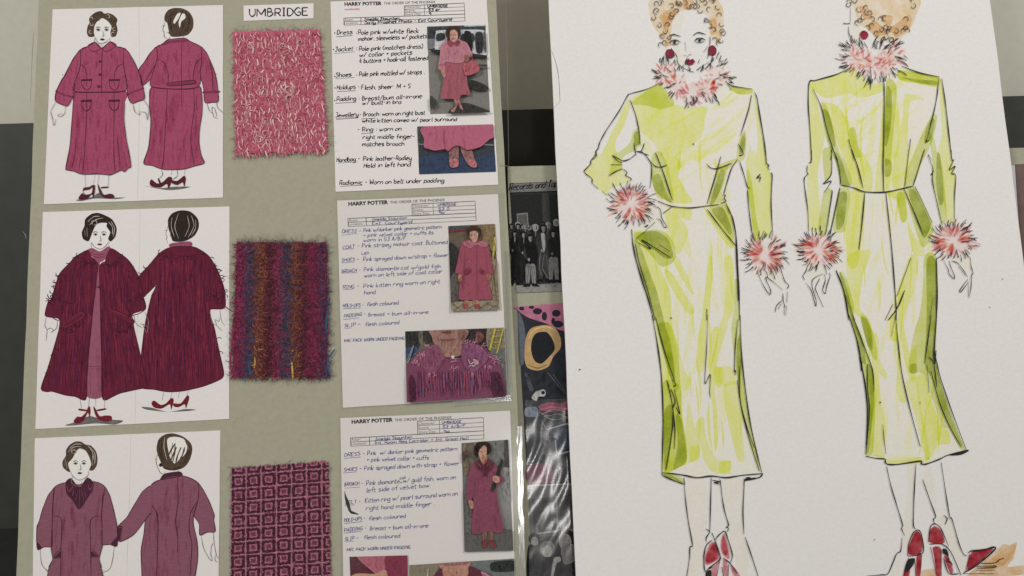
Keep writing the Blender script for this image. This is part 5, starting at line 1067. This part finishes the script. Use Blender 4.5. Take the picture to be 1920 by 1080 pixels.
def ink_back(a):
    L = lambda V, t, wd=1.7: a.lines(t, INKB, wd * .98, view=V)
    L(G5, '425,450 320,500 180,540 135,555 128,700 140,880 150,1075;760,445 880,490 1015,518;1030,528 1055,700 1075,880 1098,1072 1112,1075', 1.9); L(G5, '640,560 641,700 636,1080', 2.0)
    L(G5, '160,600 215,720 255,880 300,1020 330,1082;1008,530 1000,630 980,740 930,940;275,985 300,1010;915,1008 890,1078;940,1040 962,1082;930,940 925,955 945,945;290,1000 280,1080', 1.6); L(G5, '400,940 440,1082;820,935 800,1082', 2.2)
    L(G5, '415,50 410,150;362,155 390,158 412,156;400,178 402,220 415,260 428,300', 1.3)
    wavyhair(a, G5, [(410,10),(440,5),(470,60),(480,140),(500,110),(520,50),(545,90),(560,130),(530,190),(620,130),(590,220),(620,200),(670,210),(650,250),(600,260),(690,270),(720,210),(790,130),(790,190),(800,210),(835,40),(840,0),(560,170),(640,265),(680,190)], 22, 8)
    R = random.Random(9)
    for cx, cy, t in ((400,330,3.6),(390,400,3.2),(420,440,2.6),(490,480,2.1),(560,510,1.6),(640,500,1.3),(710,470,.8),(740,390,.3),(720,320,-.8),(660,340,-1.0),(590,310,-1.4),(500,320,-2.0),(430,310,-2.2)):
        for j in range(7):
            t2 = t + R.uniform(-.35, .35); x, y = cx + R.uniform(-32, 32), cy + R.uniform(-24, 24); l = R.uniform(30, 65)
            a.line([(x, y), (x + l*.5*math.cos(t2), y + l*.5*math.sin(t2)), (x + l*math.cos(t2+.1), y + l*math.sin(t2+.1))], INKB, R.uniform(.9, 1.6), True, G5)
    L(G5, '548,450 552,530 546,605', 1.6)
    L(G6, '175,0 172,80 158,82;148,100 145,140 152,155 130,180 130,230 150,380 155,520;300,0 300,155 248,218 300,200 255,272;300,258 304,285 265,532;310,0 345,100 358,200 358,225;890,0 850,130 818,228;912,35 945,130 930,162 942,155 940,200 965,320 998,462;1060,0 1062,60;1078,62 1046,130 1085,105 1062,152 1088,165 1080,300 1080,442', 1.6)
    L(G6, '355,240 300,500 288,540;430,0 470,120 500,245;628,0 628,130 632,265;792,0 765,235;360,225 440,242 512,268 640,270 760,245 825,230;830,235 940,465;512,272 495,460 475,635;645,270 680,600 700,850 710,1000 712,1082;760,250 820,390 882,540;805,685 715,930;765,890 720,1000 660,1082', 2.1); L(G6, '330,765 380,900 412,1082;965,690 970,900 965,1082', 2.6); L(G6, '945,940 920,1082;380,900 450,1082;640,1082 690,980', 1.5)
    L(G6, '150,730 140,770 120,800 132,828;138,845 170,890 200,990 203,955 178,870 185,820 245,788;228,815 200,870 205,900 250,1000;255,790 262,830 245,890 262,912 270,870 292,800 285,780;1010,700 1040,760 1045,785 1075,820 1080,800 1055,740 1045,700;1060,705 1100,720 1140,770 1165,810;1105,740 1150,800;1180,685 1185,740 1198,780 1188,800 1185,870 1172,942;1165,820 1115,890 1120,902 1165,845;1165,830 1168,930', 1.3)
    L(G7, '185,0 240,170 265,300 300,500 312,700 300,945;780,0 762,240 765,330', 2.6); L(G7, '210,0 280,190 345,370 358,520;310,330 312,500 325,650 308,880;765,250 780,320 800,410 870,620 980,915;742,0 720,170 697,330;715,340 728,525;725,285 760,330 780,490;740,380 800,600 870,760 945,895', 1.8); L(G7, '258,285 270,330 270,380;775,240 770,330', 3.6); L(G7, '300,955 360,968 430,975 432,995 450,1010 520,1010 670,988 675,1005 690,1010 720,1005 800,975 850,950 975,915', 2.4)
    L(G7, '500,0 520,200 545,400 600,640 668,890', 1.9); L(G7, '415,740 425,850 437,940;500,5 475,145', 1.1)
    a.fill('868,948 985,912 992,922 940,946', INKB, True, G7); a.ellipse(398, 592, 5, 5, INKB, G7)
    L(G8, '293,115 330,280 390,480 435,630 425,660 452,725;430,745 418,860 380,890 310,1055 250,1070 120,1080;552,90 535,400 530,630 555,670;612,230 670,400 725,550 708,580 715,620;775,80 815,350 850,560 870,580 930,790 970,885 1002,905;795,545 828,575 808,628', 1.7)
    L(G8, '480,880 490,790 530,700 570,675 600,710 620,840 600,885 490,905 480,880;490,920 440,1090;540,930 552,1090;605,895 580,1090;662,785 680,650 720,620 770,660 840,820;670,800 780,800 860,870 950,1075;680,825 735,1085;770,850 777,1085;795,920 840,1055 930,1060', 1.8)
    L(G8, '1015,880 1040,860 1150,850 1240,825 1245,850 1100,980 970,1055', 2.6); L(G8, '1025,890 990,1045;1010,1030 1230,870', 2.4); L(G8, '1125,970 1250,965 1290,935 1330,925;1090,995 1250,992 1240,1005 1090,1012;1080,1032 1245,1030;965,1060 1240,1060', 1.6)
    a.fill('480,940 540,925 530,980 490,1030 450,1040', INKB, True, G8); a.fill('790,840 825,850 840,905 790,880', INKB, True, G8); L(G8, '810,880 840,920 830,950 860,960 875,990', 2.0)
    for cx, cy, s in ((220,640,6),(1075,575,7)): flicks(a, G6, cx, cy, 128, 112, 56, s, 54, 1.35)
    for x, y in ((1640,1012), (1880,523), (1856,576), (1725,755)): a.ellipse(x, y, 1.0, 1.0, INKB)
def sketch(groups, ink):
    z = ZT; todo = []
    for name, fn in groups:
        a = Art(z); a.step = 3e-6; fn(a); todo.append((name, a)); z = a.z + 4e-6
    a = Art(z + 8e-6); a.step = 3e-6; ink(a)
    dr = a.build('figure_drawing', right)
    for name, b_ in todo: b_.build(name, dr)
    return dr
sketch([('face', face_front), ('hand', hand_one), ('hand', hand_two), ('leg', leg_one), ('leg', leg_two), ('hair', hair_front), ('dress', dress_front), ('fur_collar', fur_front), ('fur_cuff', lambda a: fluff(a, G2, 345, 345, 150, 140, 120, 3)), ('fur_cuff', lambda a: fluff(a, G2, 1195, 665, 150, 130, 120, 4)), ('earring', jewel), ('lips', lips), ('shoe', shoes_front)], ink_front)
sketch([('face', face_back), ('hand', hand_three), ('hand', hand_four), ('leg', leg_three), ('leg', leg_four), ('ground_wash', ground_back), ('hair', hair_back), ('dress', dress_back), ('fur_collar', fur_back), ('fur_cuff', lambda a: fluff(a, G6, 220, 640, 150, 135, 120, 5)), ('fur_cuff', lambda a: fluff(a, G6, 1075, 575, 150, 135, 120, 6)), ('earring', earring_back), ('shoe', shoes_back)], ink_back)
a = Art(ZR + .00002); a.lines('1034,95 1043,120 1048,150 1050,190;1050,190 1038,203', mot((120,112,106), .2), 1.1); a.line('1262,280 1300,262', mot((200,194,190), .05), .8); a.build('surface_scuff', right)
for o in list(scene.objects):
    if '_o' in o: del o['_o']
